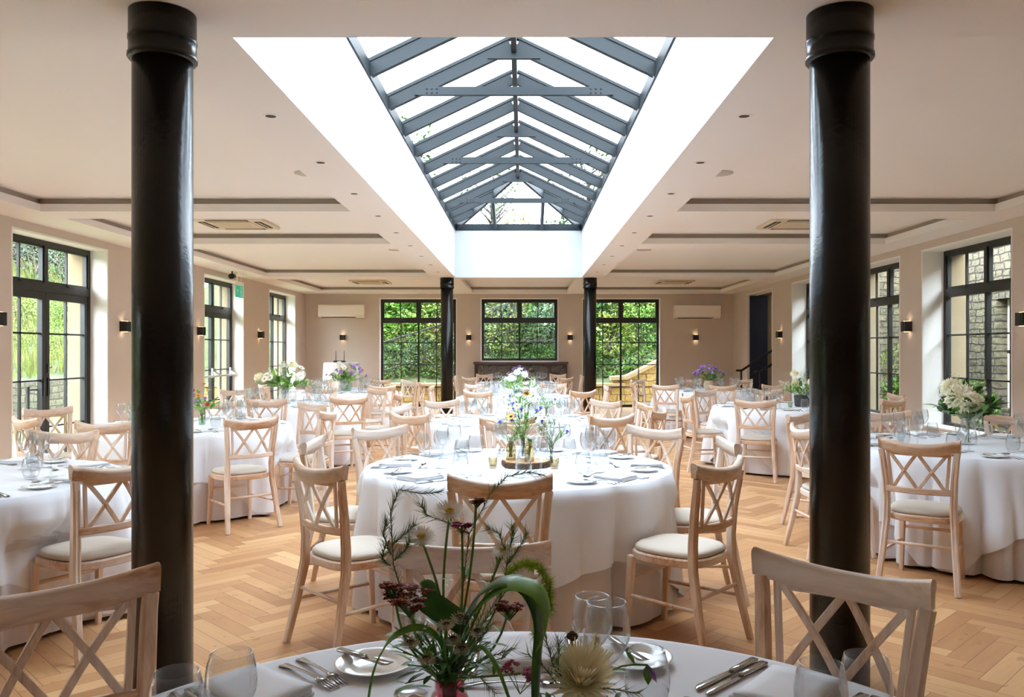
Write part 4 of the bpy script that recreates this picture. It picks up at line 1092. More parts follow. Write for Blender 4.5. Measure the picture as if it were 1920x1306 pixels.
def bouquet(loc, label, zr, spread, height, items, leaves=20, leafln=.07, leafw=.03, lm=('fgreen', 'fdark', 'flime'), sprays=0, flat_=.55, root=.012):
    """flowers in a vessel: zr is the height of the vessel mouth; items: (kind, count, size)."""
    e = tag(empty('bouquet', loc), label, 'bouquet')
    def tip(q=None):
        a, r = rnd(0, 2*PI), spread*math.sqrt(rnd(.02, 1)); h = zr+height*(1-.65*(r/spread)**1.6)*rnd(.75, 1.05)
        return Vector((r*math.cos(a), r*math.sin(a), h))
    mouth = lambda: Vector((rnd(-root, root), rnd(-root, root), zr-.02))
    g = MB()
    for k in range(leaves):
        t = tip(); t.z = zr+(t.z-zr)*rnd(.25, .85); b_ = mouth(); stem(g, b_, t, .0013, 0, (0, 0, .01), 4, 4)
        for q in range(4):
            pt = b_.lerp(t, rnd(.45, 1)); d_ = Vector((t.x*3+rnd(-.6, .6), t.y*3+rnd(-.6, .6), rnd(.1, 1.2)))
            leaf(g, pt, d_, leafln*rnd(.6, 1.1), leafw*rnd(.7, 1.1), FI[random.choice(lm)], rnd(.1, .5))
    for k in range(10): stem(g, (rnd(-root, root), rnd(-root, root), .012), mouth(), .0014, 0, (0, 0, 0), 2, 4)
    for k in range(sprays):
        t = tip(); b_ = mouth(); frond(g, [b_, b_.lerp(t, .5)+Vector((0, 0, .02)), t*1.12], FI['fneedle'], .03, 12)
    g.build('foliage', FM, e)
    for kind, cnt, sz in items:
        for k in range(cnt):
            m = MB(); t = tip(); b_ = mouth(); d_ = Vector((t.x*3, t.y*3-.35, .8)); stem(m, b_, t, .0013, 0, (0, 0, .01), 4, 4)
            if kind == 'daisy': daisy(m, t, d_, sz, FI['pwhite'], FI['pgold'])
            elif kind == 'rudbeckia': daisy(m, t, d_, sz, FI['pyellow'], FI['pbrown'], 11)
            elif kind == 'dahlia': dahlia(m, t, d_, sz, FI['pcream'])
            elif kind == 'whitedahlia': dahlia(m, t, d_, sz, FI['pwhite'], 6)
            elif kind == 'blue': cornflower(m, t, d_, sz, FI['pblue'], FI['fgreen'])
            elif kind == 'purple': cornflower(m, t, d_, sz, FI['ppurple'], FI['fgreen'])
            elif kind == 'red': daisy(m, t, d_, sz, FI['pred'], FI['pbrown'], 8, .3, .5)
            elif kind == 'orange': daisy(m, t, d_, sz, FI['porange'], FI['pbrown'], 12, .3, .3)
            elif kind == 'poppy':
                for q in range(5):
                    a = 2*PI*q/5; leaf(m, t, (math.cos(a), math.sin(a), .9), sz, sz*1.1, FI['pwhite'], .1)
                m.ball(t+Vector((0, 0, sz*.15)), sz*.22, 8, 5, FI['pgold'])
            elif kind == 'breath':
                for q in range(26):
                    o_2 = t+Vector((rnd(-1, 1), rnd(-1, 1), rnd(-1, 1)))*sz; m.tube([t-Vector((0, 0, sz)), o_2], .0005, 3, 0); m.ball(o_2, .0035, 5, 4, FI['pwhite'])
            elif kind == 'spike':
                for q in range(16):
                    z_ = q/16; m.ball(t+Vector((rnd(-1, 1)*.012*(1-z_*.7), rnd(-1, 1)*.012*(1-z_*.7), z_*sz-sz*.4)), .009*(1-z_*.6), 6, 4, FI['flime'] if z_ > .6 else FI['pwhite'])
            m.build({'daisy': 'daisy', 'rudbeckia': 'yellow_daisy', 'dahlia': 'dahlia', 'whitedahlia': 'dahlia', 'blue': 'cornflower', 'purple': 'scabious', 'red': 'red_flower', 'orange': 'orange_flower', 'poppy': 'poppy', 'breath': 'gypsophila', 'spike': 'snapdragon'}[kind], FM, e)
    return e
def candle_holder(loc, label, mt='amber'):
    e = tag(empty('tealight_holder', loc), label, 'candle holder', 'tealight holders')
    m = MB(); m.lathe([(0, .001), (.022, .001), (.024, .004), (.027, .062), (.0255, .062), (.0225, .008), (0, .008)], 20); m.build('glass_cup', M[mt], e)
    m = MB(); m.lathe([(0, .009), (.019, .009), (.019, .024), (0, .024)], 16); m.tube([(0, 0, .024), (0, 0, .032)], .0008, 4); m.build('tealight', M['candle'], e)
def tloc(key, dx=0, dy=0, dz=0): return (TB[key][0]+dx, TB[key][1]+dy, ZTT+.0005+dz)

# wood slice centrepiece on T1
m = MB(); K = 40; rg = []
rs = random.Random(5); wob = [1+.05*math.sin(3*2*PI*j/K+1)+.03*math.sin(7*2*PI*j/K)+rs.uniform(-.012, .012) for j in range(K)]
for q, z in ((.96, .001), (1.0, .008), (.99, .030), (.965, .034)): rg.append(m.vs([(.148*q*wob[j]*math.cos(2*PI*j/K), .148*q*wob[j]*math.sin(2*PI*j/K), z) for j in range(K)]))
for a, b in zip(rg, rg[1:]):
    for j in range(K): m.face([a+j, a+(j+1) % K, b+(j+1) % K, b+j], 0, True)
r2 = m.vs([(.148*.93*wob[j]*math.cos(2*PI*j/K), .148*.93*wob[j]*math.sin(2*PI*j/K), .0345) for j in range(K)])
for j in range(K): m.face([rg[-1]+j, rg[-1]+(j+1) % K, r2+(j+1) % K, r2+j], 0)
m.face([r2+j for j in range(K)], 1); m.face([rg[0]+j for j in range(K)][::-1], 1)
tag(m.build('wood_slice', [M['bark'], M['endgrain']], loc=tloc('T1', .045, -.03)), 'round slice of log with bark edge under the bottle vases', 'wood slice')
SL = .0355
vase('bottle_vase', BOTTLE, M['amber'], tloc('T1', -.045, .01, SL), 'smoky amber bottle vase with grassy stems on the wood slice', group='bottle vases')
bouquet(tloc('T1', -.045, .01, SL), 'small spray of yellow-green stems in the amber bottle on the wood slice', .105, .07, .13, [('daisy', 1, .016)], 8, .06, .008, ('flime', 'fgreen'), 2)
vase('flared_vase', CONE, M['glass'], tloc('T1', .03, .04, SL), 'clear flared vase in the middle of the wood slice', group='flared vases')
bouquet(tloc('T1', .03, .04, SL), 'tall cornflower and yellow daisy spray rising from the clear flared vase', .13, .15, .28, [('blue', 9, .017), ('rudbeckia', 2, .032), ('daisy', 3, .028), ('poppy', 3, .045), ('breath', 3, .03)], 13, .06, .018, ('fgreen', 'flime', 'fgreen'), 0)
vase('bottle_vase', BOTTLE, M['amber'], tloc('T1', .065, -.10, SL-.0), 'smoky amber bottle vase at the near edge of the wood slice', group='bottle vases')
bouquet(tloc('T1', .065, -.10, SL), 'single white poppy with green leaves at the near edge of the wood slice', .105, .02, .06, [('poppy', 1, .045)], 7, .04, .014)
vase('flared_vase', CONE, M['glass'], tloc('T1', .20, .02), 'clear flared vase beside the wood slice holding airy white sprigs', group='flared vases')
bouquet(tloc('T1', .20, .02), 'airy white gypsophila and cornflower sprigs beside the wood slice', .13, .10, .20, [('breath', 8, .035), ('blue', 4, .015)], 7, .045, .012)
candle_holder(tloc('T1', -.15, -.10), 'amber glass tealight holder to the door side of the wood slice')
candle_holder(tloc('T1', .215, -.13), 'amber glass tealight holder near the white sprig vase')
# T2
vase('flared_vase', CONE, M['glass'], tloc('T2', .02, .0), 'clear flared vase on the second middle table', group='flared vases')
bouquet(tloc('T2', .02, 0), 'white and blue wildflower bunch on the second middle table', .13, .17, .25, [('daisy', 6, .03), ('poppy', 6, .05), ('breath', 7, .045), ('blue', 3, .018)], 18, .07, .02, ('fgreen', 'flime'))
vase('flared_vase', CONE, M['glass'], tloc('T2', .27, .08), 'second clear flared vase on the second middle table, stair side', group='flared vases')
bouquet(tloc('T2', .27, .08), 'loose white gypsophila beside the white bunch, second middle table', .13, .16, .14, [('breath', 12, .05), ('blue', 2, .018)], 8, .05, .012)
# T3
vase('glass_bowl', [(.05, .001), (.06, .01), (.065, .06), (.06, .10)], M['greenglass'], tloc('T3'), 'pale green glass bowl holding white flowers, third middle table')
bouquet(tloc('T3'), 'full white and lime bouquet on the third middle table', .10, .30, .32, [('whitedahlia', 5, .06), ('daisy', 10, .045), ('breath', 12, .06), ('spike', 3, .14)], 40, .10, .035, ('fgreen', 'flime', 'flime'), root=.04)
# T4
vase('ceramic_pot', [(.05, .001), (.06, .02), (.06, .10)], M['pot'], tloc('T4'), 'dark pot of purple flowers before the marble counter', 'pot', wall=.006)
bouquet(tloc('T4'), 'purple flower bunch before the marble counter', .10, .22, .26, [('purple', 22, .035), ('daisy', 2, .03)], 26, .08, .03, ('fdark', 'fgreen'), root=.04)
# L1
vase('bottle_vase', BOTTLE, M['greenglass'], tloc('L1', .11, .05), 'small ribbed glass vase on the red and orange posy table', group='bottle vases')
bouquet(tloc('L1', .11, .05), 'loose posy of red, orange and violet flowers beside the big column', .105, .16, .30, [('red', 4, .028), ('orange', 3, .03), ('purple', 4, .022)], 12, .10, .035, ('fgreen', 'flime'))
# L2
vase('fluted_glass_vase', [(.05, .001), (.06, .01), (.045, .06), (.05, .12), (.085, .20), (.09, .205)], M['glass'], tloc('L2', .0, 0), 'fluted clear glass vase under the big white bouquet')
bouquet(tloc('L2'), 'big white daisy and dahlia bouquet with trailing green leaves', .20, .36, .36, [('whitedahlia', 3, .065), ('dahlia', 2, .08), ('daisy', 7, .055), ('spike', 5, .20), ('breath', 3, .05)], 46, .13, .05, ('fgreen', 'flime', 'fgreen'), root=.05)
# L3
vase('glass_bowl', [(.07, .001), (.085, .01), (.10, .06), (.105, .15)], M['greenglass'], tloc('L3', .05, 0), 'wide pale glass bowl under the violet and white bouquet')
bouquet(tloc('L3', .05, 0), 'violet, pink and white bouquet in front of the router table', .15, .34, .38, [('purple', 14, .04), ('daisy', 8, .05), ('whitedahlia', 2, .06), ('breath', 4, .06), ('red', 2, .035)], 46, .12, .03, ('fdark', 'fgreen', 'flime'), 3, root=.06)
# R0
vase('pinched_glass_vase', [(.05, .001), (.066, .008), (.070, .04), (.062, .09), (.040, .15), (.042, .18), (.055, .205)], M['glass'], tloc('R0', -.02, .0), 'clear pinched-waist glass vase holding the cream dahlia')
RB = bouquet(tloc('R0', -.02, 0), 'cream dahlia bouquet with dark green leaves and white snapdragons', .20, .22, .34, [('breath', 3, .04), ('spike', 4, .12), ('daisy', 2, .03)], 52, .12, .06, ('fdark', 'fgreen', 'fdark'), 4, root=.03)
for q, (dx, dy, dz, r) in enumerate(((-.10, -.10, .35, .115), (-.15, -.06, .42, .075), (-.02, -.12, .32, .08))):
    m = MB(); dahlia(m, (dx, dy, dz), (-.3, -1, .4), r, FI['pcream'], 9); stem(m, (0, 0, .18), (dx, dy, dz), .002, 0); m.build('dahlia', FM, RB)
# R1
vase('ceramic_pot', [(.075, .001), (.085, .01), (.095, .13), (.095, .14)], M['pot'], tloc('R1', .15, -.05), 'charcoal pot of greenery half behind the big column', 'pot', wall=.008)
bouquet(tloc('R1', .15, -.05), 'lime and cream flowers in the charcoal pot', .14, .24, .30, [('breath', 9, .05), ('dahlia', 5, .065), ('spike', 4, .12)], 40, .09, .03, ('fgreen', 'flime', 'fdark'), root=.06)
candle_holder(tloc('R1', -.05, -.22), 'pale tealight holder nearer the aisle by the charcoal pot', 'greenglass')
candle_holder(tloc('R1', .18, -.32), 'pale tealight holder directly in front of the charcoal pot', 'greenglass')
# R2
vase('ceramic_pot', [(.06, .001), (.085, .03), (.095, .09), (.075, .15), (.08, .17)], M['beigepot'], tloc('R2', .03, 0), 'sandy ceramic vase near the stair doorway', 'vase', wall=.006)
bouquet(tloc('R2', .03, 0), 'violet flower bunch in the sandy vase', .17, .26, .30, [('purple', 26, .04)], 34, .09, .03, ('fdark', 'fgreen'), root=.05)

# ------------------------------------------------------------------ nearest table's wildflowers
DY = 1.45
JX, JY = at(843, 1260, DY).x, DY
vase('jam_jar', [(.030, .001), (.034, .004), (.035, .085), (.030, .097), (.024, .102), (.026, .106), (.026, .122), (.024, .124)], M['pinkglass'], (JX, JY, ZTT+.0005), 'rose pink glass jar of wildflowers on the nearest table')
JT = Vector((JX, JY, ZTT+.118)); JB = Vector((JX, JY, ZTT+.02))
NM = ['fstem', 'fgreen', 'fdark', 'pwhite', 'pgold', 'pcrimson', 'pmagenta', 'pastr', 'pfoxtail', 'fneedle', 'pcream', 'ppurple', 'pbrown', 'pmagenta']
NI = {k: i for i, k in enumerate(NM)}; NMAT = [M[k] for k in NM]
def sprig(name, label, cat, group=None): return name, label, cat, group
def grow(m, tip, bow=(0, 0, 0), r=.0022, base=None, jar=True, mi=0):
    b0 = (JB if base is None else Vector(base))+Vector((rnd(-.012, .012), rnd(-.012, .012), 0)); t0 = JT+Vector((rnd(-.014, .014), rnd(-.014, .014), 0)) if base is None else Vector(base)+Vector((0, 0, .1))
    tip = Vector(tip); bow = Vector(bow)
    pts = [b0, t0]+[t0.lerp(tip, i/7)+bow*math.sin(PI*i/7) for i in range(1, 8)]
    m.tube(pts, [r]*len(pts), 6, mi); return pts
J1 = []
def flower(name, px, py, y, kind, sz, label, cat='flower', bow=(0, 0, 0), group='wildflowers in the pink jar'):
    m = MB(); t = at(px, py, y); pts = grow(m, t, bow)
    d_ = Vector((0, -.35, 1))
    if kind == 'daisy': daisy(m, t, d_, sz, NI['pwhite'], NI['pgold'], 30, .34, .05); daisy(m, t, d_, sz*.86, NI['pwhite'], NI['pgold'], 26, .3, .45); m.ball(t-Vector((0, 0, .006)), sz*.25, 8, 5, NI['fgreen'])
    elif kind == 'yarrow':
        for q in range(16):
            a = rnd(0, 2*PI); rr = sz*math.sqrt(rnd(0, 1))*1.05; c = t+Vector((rr*math.cos(a), rr*math.sin(a), rnd(-.3, .25)*sz))
            m.tube([t-Vector((0, 0, sz*1.1)), c], .0009, 4, 0); cluster(m, c, sz*.32, NI['pcrimson'], 16, .0058, NI['pgold'])
    elif kind == 'magenta':
        for q in range(6):
            c = t+Vector((rnd(-1, 1), rnd(-1, 1), rnd(-.3, .3)))*sz*.7; m.tube([t-Vector((0, 0, sz)), c], .0008, 4, 0); cluster(m, c, sz*.4, NI['pmagenta'], 16, .0055)
    elif kind == 'astrantia':
        daisy(m, t, d_, sz, NI['pastr'], NI['pastr'], 15, .1, .45)
        for q in range(26):
            a, u = rnd(0, 2*PI), rnd(.1, 1); dd = Vector((math.cos(a)*u*.8, math.sin(a)*u*.8, 1)).normalized(); m.tube([t, t+dd*sz*.65], .0004, 3, NI['pastr']); m.ball(t+dd*sz*.65, .0011, 4, 3, NI['pbrown'])
    for q in range(3):
        p = pts[random.randint(3, 6)]; leaf(m, p, (rnd(-1, 1), rnd(-1, 1), .5), rnd(.02, .045), .008, NI['fgreen'], .3)
    tag(m.build(name, NMAT), label, cat, group)
flower('white_strawflower', 843, 962, 1.45, 'daisy', .031, 'taller white papery daisy with olive eye in the pink jar', bow=(-.012, 0, 0))
flower('white_strawflower', 790, 1010, 1.43, 'daisy', .027, 'lower white papery daisy with olive eye in the pink jar', bow=(.015, 0, 0))
flower('white_strawflower', 942, 1035, 1.50, 'daisy', .021, 'small pale daisy beyond the green arching leaf', bow=(.01, 0, .01))
flower('crimson_yarrow', 770, 1112, 1.42, 'yarrow', .034, 'large crimson yarrow head on the door side of the jar', bow=(-.02, 0, 0))
flower('crimson_yarrow', 738, 1100, 1.40, 'yarrow', .018, 'small crimson yarrow head beside the large one', bow=(-.02, 0, -.01))
flower('crimson_yarrow', 770, 1132, 1.36, 'yarrow', .022, 'crimson yarrow head just under the large one', bow=(-.02, 0, -.01))
flower('crimson_yarrow', 955, 1137, 1.44, 'yarrow', .022, 'crimson yarrow head framed by the arching leaf', bow=(.02, 0, -.01))
flower('crimson_yarrow', 893, 940, 1.48, 'yarrow', .011, 'small crimson bud cluster at the top of the bunch', bow=(.01, 0, 0))
flower('dusky_yarrow', 866, 985, 1.46, 'magenta', .016, 'dusky pink floret cluster between the white daisies', bow=(.005, 0, 0))
flower('magenta_yarrow', 975, 1262, 1.33, 'magenta', .033, 'magenta yarrow head low beside the jar', bow=(.01, 0, .0))
AST = [(828, 1165), (812, 1195), (770, 1212), (836, 1178), (793, 1185), (862, 1165), (895, 1190), (866, 1223), (800, 1242), (850, 1205)]
for q, (px, py) in enumerate(AST):
    flower('astrantia', px, py, rnd(1.36, 1.44), 'astrantia', rnd(.013, .018), 'pale green-white astrantia star in the tight group low in the jar bunch', 'flower', (rnd(-.01, .01), 0, 0), 'astrantia stars')
# feathery asparagus fronds
def frond_obj(paths, label, jar=True):
    m = MB()
    for path in paths:
        pts = [at(*p) for p in path]
        dense = []
        for a, b in zip(pts, pts[1:]): dense += [a.lerp(b, k/3) for k in range(3)]
        dense.append(pts[-1]); frond(m, dense, NI['fneedle'], .028, 13, .0007)
    tag(m.build('asparagus_frond', NMAT), label, 'foliage', 'feathery fronds')
frond_obj([[(838, 1250, 1.45), (775, 1180, 1.43), (738, 1060, 1.42), (732, 960, 1.42), (748, 918, 1.42), (790, 925, 1.42), (828, 922, 1.42)], [(733, 1040, 1.42), (718, 1000, 1.42), (726, 975, 1.42)],
           [(736, 1020, 1.42), (760, 1000, 1.42), (778, 985, 1.42)], [(740, 1050, 1.42), (760, 1030, 1.42), (770, 1012, 1.42)], [(733, 1060, 1.42), (717, 1050, 1.42), (722, 1020, 1.42)]], 'tall feathery frond curling over on the door side of the bunch')
frond_obj([[(850, 1250, 1.46), (868, 1100, 1.47), (880, 1000, 1.48), (920, 925, 1.5), (950, 893, 1.5), (990, 885, 1.5), (1020, 890, 1.5)], [(880, 1000, 1.48), (840, 980, 1.47), (800, 965, 1.46), (788, 945, 1.46)]], 'long feathery frond reaching over the near chair crest')
frond_obj([[(856, 1250, 1.47), (945, 1100, 1.5), (952, 1040, 1.5), (935, 1000, 1.5), (915, 990, 1.5)], [(950, 1060, 1.5), (970, 1030, 1.5), (990, 1000, 1.5)], [(950, 1040, 1.5), (962, 1010, 1.5), (960, 985, 1.5)]], 'feathery frond in front of the chair facing the viewer')
frond_obj([[(860, 1250, 1.46), (905, 1150, 1.5), (930, 1060, 1.52), (938, 1045, 1.52)], [(880, 1200, 1.46), (920, 1150, 1.5), (960, 1090, 1.5)]], 'short feathery frond low behind the arching leaf')
frond_obj([[(856, 1255, 1.42), (900, 1200, 1.40), (925, 1165, 1.39)], [(856, 1255, 1.42), (920, 1230, 1.38), (965, 1215, 1.37)], [(856, 1260, 1.42), (900, 1270, 1.37), (930, 1300, 1.35)], [(850, 1255, 1.43), (880, 1200, 1.41), (890, 1150, 1.40)]], 'fine dill-like sprigs at the mouth of the pink jar')
frond_obj([[(1060, 1300, 1.32), (1035, 1240, 1.31), (1022, 1190, 1.31)], [(1060, 1300, 1.32), (1020, 1250, 1.30), (990, 1225, 1.30)], [(1070, 1300, 1.32), (1140, 1290, 1.30), (1200, 1300, 1.29)], [(1065, 1300, 1.32), (1045, 1250, 1.30), (1050, 1200, 1.30)]], 'fine dill-like sprigs beside the cream dahlia')
# broad arching leaves
def ribbon(pts, wds, mt, label, name='arching_leaf', tw=None):
    m = MB(); P_ = [at(*p) for p in pts]
    # smooth the path
    for _ in range(2):
        Q = [P_[0]]
        for a, b in zip(P_, P_[1:]): Q += [a.lerp(b, .25), a.lerp(b, .75)]
        Q.append(P_[-1]); P_ = Q
    n_ = len(P_); prev = None
    for i, p in enumerate(P_):
        t = i/(n_-1); k = t*(len(wds)-1); a = int(min(k, len(wds)-2)); wv = wds[a]+(wds[a+1]-wds[a])*(k-a)
        d_ = (P_[min(i+1, n_-1)]-P_[max(i-1, 0)]).normalized(); sd = Vector(tw or (.25, .9, .35)); sd = (sd-d_*sd.dot(d_)).normalized(); nm = sd.cross(d_)
        r = m.vs([p+sd*wv*s+nm*abs(s)*wv*.18 for s in (-1, -.5, 0, .5, 1)]+[p+sd*wv*s+nm*(abs(s)*wv*.18-.0012) for s in (1, .5, 0, -.5, -1)])
        if prev is not None:
            for j in range(10): m.face([prev+j, prev+(j+1) % 10, r+(j+1) % 10, r+j], 0, True)
        prev = r
    tag(m.build(name, mt), label, 'leaf', 'broad arching leaves')
ribbon([(850, 1262, 1.45), (862, 1200, 1.43), (880, 1130, 1.41), (925, 1085, 1.38), (985, 1085, 1.35), (1018, 1150, 1.32), (1008, 1240, 1.30), (1005, 1330, 1.28)], [.006, .012, .018, .022, .022, .019, .016, .010], M['fdark'], 'broad dark green leaf arching over and down past the napkin', tw=(.35, .75, .2))
ribbon([(850, 1262, 1.45), (868, 1210, 1.45), (870, 1170, 1.44), (820, 1140, 1.42), (788, 1120, 1.41), (800, 1098, 1.43), (822, 1108, 1.45)], [.006, .010, .018, .022, .018, .014, .004], M['fdark'], 'broad leaf folding toward the large crimson yarrow', tw=(.2, .5, 1))
ribbon([(850, 1262, 1.44), (866, 1180, 1.42), (900, 1125, 1.39), (955, 1088, 1.35), (1005, 1098, 1.31), (1030, 1145, 1.29), (1020, 1195, 1.28), (1004, 1222, 1.28)], [.004, .009, .013, .016, .018, .015, .009, .002], M['fgreen'], 'second green leaf lying over the big arch')
ribbon([(845, 1262, 1.45), (830, 1200, 1.43), (790, 1170, 1.38), (735, 1190, 1.34), (700, 1250, 1.31), (688, 1330, 1.30)], [.003, .005, .006, .007, .005, .003], M['fgreen'], 'long thin blade drooping beside the side plate')
ribbon([(858, 1262, 1.45), (895, 1200, 1.40), (930, 1240, 1.33), (955, 1310, 1.30)], [.003, .004, .004, .003], M['fgreen'], 'thin blade falling across the forks')
# foxtail plume
m = MB(); path = [at(*p) for p in ((950, 1076, 1.44), (982, 1055, 1.42), (1010, 1062, 1.40), (1030, 1095, 1.39), (1030, 1145, 1.39), (1002, 1190, 1.40))]
stem(m, JT, path[0], .0018, 0, (.02, 0, .01)); m.tube(path, [.004]*6, 6, NI['pfoxtail'])
for a, b in zip(path, path[1:]):
    for k in range(260):
        p = a.lerp(b, rnd(0, 1)); d_ = Vector((rnd(-1, 1), rnd(-1, 1), rnd(-1, 1))).normalized(); e_ = p+d_*rnd(.008, .021); s = d_.cross(Vector((.3, .8, .1))).normalized()*.0007
        m.poly([p-s, p+s, e_], NI['pfoxtail'])
tag(m.build('foxtail_plume', NMAT), 'fluffy lime green drooping plume behind the arching leaf', 'flower')
# second little vessel: cream dahlia and friends
D2 = at(1075, 1306, 1.30); B2 = Vector((D2.x, 1.33, ZTT))
vase('small_glass_vase', BOTTLE, M['glass'], (B2.x, B2.y, ZTT+.0005), 'small clear vase below the cream dahlia on the nearest table')
def low(name, px, py, y, fn, label, bow=(0, 0, 0)):
    m = MB(); t = at(px, py, y); b0 = B2+Vector((0, 0, .015)); t0 = B2+Vector((rnd(-.01, .01), rnd(-.01, .01), .105))
    pts = [b0, t0]+[t0.lerp(t, i/6)+Vector(bow)*math.sin(PI*i/6) for i in range(1, 7)]; m.tube(pts, .0018, 6, 0); fn(m, t)
    for q in range(4):
        p = pts[random.randint(2, 6)]; leaf(m, p, (rnd(-1, 1), rnd(-1, 1), .4), rnd(.02, .045), .010, NI['fgreen'], .3)
    tag(m.build(name, NMAT), label, 'flower', 'flowers in the small clear vase')
low('cream_dahlia', 1088, 1268, 1.32, lambda m, t: [daisy(m, t-Vector((0, 0, .012)), (.15, -.45, 1), r_, NI['pcream'], NI['pcream'], 20, .2, c_) for r_, c_ in ((.058, .15), (.056, .45), (.052, .8), (.044, 1.3), (.034, 2.0))], 'spiky cream dahlia low on the nearest table')
low('dark_seed_head', 1073, 1192, 1.34, lambda m, t: (m.ball(t, .010, 10, 6, NI['pbrown'], .7), daisy(m, t, (0, 0, 1), .014, NI['pastr'], NI['pbrown'], 12, .5, .4)), 'dark brown seed head above the cream dahlia')
low('dark_seed_head', 1118, 1200, 1.36, lambda m, t: (m.ball(t, .007, 10, 6, NI['pastr'], .6), daisy(m, t, (0, 0, 1), .012, NI['pastr'], NI['pastr'], 12, .5, .5)), 'pale seed head in front of the wine glasses')
def nod(m, t):
    for q in range(5):
        a = 2*PI*q/5; leaf(m, t, (math.cos(a)*.5+.4, math.sin(a)*.5, -.9), .028, .014, NI['fgreen'] if q % 2 else NI['ppurple'], .1)
low('nodding_hellebore', 1214, 1246, 1.36, nod, 'nodding green and purple flower before the tumbler', (0, 0, .03))
m = MB()
for q in range(26):
    a = rnd(0, 2*PI); t = B2+Vector((math.cos(a)*rnd(.02, .09), math.sin(a)*rnd(.02, .06), rnd(.07, .15))); b0 = B2+Vector((0, 0, .1)); m.tube([b0, b0.lerp(t, .5)+Vector((0, 0, .02)), t], .001, 4, 0)
    for k in range(3): leaf(m, b0.lerp(t, rnd(.5, 1)), (math.cos(a)+rnd(-.5, .5), math.sin(a)+rnd(-.5, .5), rnd(0, .8)), rnd(.02, .04), .010, NI['fgreen' if q % 2 else 'fdark'], .3)
tag(m.build('leafy_sprigs', NMAT), 'green leafy sprigs round the cream dahlia', 'foliage', kind='stuff')
m = MB()
for q in range(34):
    a = rnd(0, 2*PI); r_ = rnd(.02, .10); t = JT+Vector((math.cos(a)*r_, math.sin(a)*r_*.7, rnd(.01, .10))); b0 = JT+Vector((rnd(-.015, .015), rnd(-.015, .015), -.01)); m.tube([b0, b0.lerp(t, .5)+Vector((0, 0, .015)), t], .0011, 4, 0)
    for k in range(3): leaf(m, b0.lerp(t, rnd(.4, 1)), (math.cos(a)+rnd(-.5, .5), math.sin(a)+rnd(-.5, .5), rnd(0, 1)), rnd(.02, .05), .011, NI['fgreen' if q % 2 else 'fdark'], .3)
tag(m.build('leafy_sprigs', NMAT), 'tangle of green sprigs at the mouth of the pink jar', 'foliage', kind='stuff')

# ------------------------------------------------------------------ router on its tall table
e = tag(empty('cocktail_table', (-4.46, 20.35, 0)), 'tall narrow table under white cloth in the corner', 'table')
m = MB(); m.lathe([(0, 1.13), (.40, 1.13), (.40, 1.155), (0, 1.155)], 40); m.build('tabletop', M['darkwood'], e)
m = MB(); m.lathe([(0, .002), (.25, .002), (.25, .02), (.03, .04), (.025, 1.129), (0, 1.129)], 20); m.build('pedestal', M['black'], e)
m = MB(); K = 96; rg = []
ctr = m.vs([(0, 0, 1.16)])
for r, z, A in ((.38, 1.16, 0), (.408, 1.156, 0), (.415, 1.10, .004), (.42, .9, .012), (.43, .6, .018), (.445, .3, .022), (.455, .015, .026)):
    rg.append(m.vs([((r+A*math.sin(16*2*PI*j/K))*math.cos(2*PI*j/K), (r+A*math.sin(16*2*PI*j/K))*math.sin(2*PI*j/K), z) for j in range(K)]))
for j in range(K): m.face([ctr, rg[0]+j, rg[0]+(j+1) % K], 0, True)
for a, b in zip(rg, rg[1:]):
    for j in range(K): m.face([a+j, b+j, b+(j+1) % K, a+(j+1) % K], 0, True)
tag(m.build('pleated_cloth', M['cloth'], loc=(-4.46, 20.35, 0)), 'white pleated cloth on the tall corner table', 'tablecloth')
e = tag(empty('wifi_router', (-4.48, 20.3, 1.162)), 'black wireless router with two upright antennas on the tall corner table', 'router')
m = MB(); m.cbox(-.14, .14, -.07, .07, .001, .045, .012); m.build('body', M['blackplastic'], e)
for x in (-.10, .10):
    m = MB(); m.sweep([(x, .05, .03), (x, .05, .28)], [rect(.018, .012, .003), rect(.012, .008, .002)], (0, 1, 0)); m.build('antenna', M['blackplastic'], e)

# ------------------------------------------------------------------ outside
m = MB(); m.box(-60, 60, -30, 24.2, -.35, -.22); struct(m.build('ground_outside', M['paving']), 'pale paving outside the windows', 'paving')
m = MB(); m.box(-8.2, XL-.55, -2, 21, -.22, -.03); struct(m.build('terrace', M['paving']), 'pale stone terrace outside the French doors', 'terrace')
m = MB(); m.box(-10.9, -8.2, -6, 40, -.22, -.06); struct(m.build('lawn', M['lawn']), 'mown lawn strip beyond the French doors', 'lawn')
m = MB(); m.box(-11.3, -10.9, -4, 40, -.2, .75); tag(m.build('garden_wall', M['rubblegrey']), 'low grey rubble garden wall beyond the lawn', 'wall')
def terrain(name, fn, x0, x1, y0, y1, nx, ny, mt, label):
    m = MB(); rows = []
    for j in range(ny+1):
        y = y0+(y1-y0)*j/ny; rows.append(m.vs([(x0+(x1-x0)*i/nx, y, fn(x0+(x1-x0)*i/nx, y)) for i in range(nx+1)]))
    for a, b in zip(rows, rows[1:]):
        for i in range(nx): m.face([a+i, a+i+1, b+i+1, b+i], 0, True)
    return struct(m.build(name, mt), label, 'bank')
bankL = lambda x, y: .6+max(0, -11.2-x)*.52+.15*math.sin(y*.7)*math.sin(x)
bankB = lambda x, y: .35+min(3.9, max(0, y-24.1)*.62)+.12*math.sin(x*1.3+y)+(.35 if x > 2.2 else 0)*smooth(2.2, 3.6, x)
terrain('bank_slope', bankL, -24, -11.2, -4, 40, 20, 40, M['soil'], 'planted grassy bank above the garden wall')
terrain('hill_slope', bankB, -11.2, 14, 24.1, 40, 40, 24, M['soil'], 'steep planted bank behind the end windows')
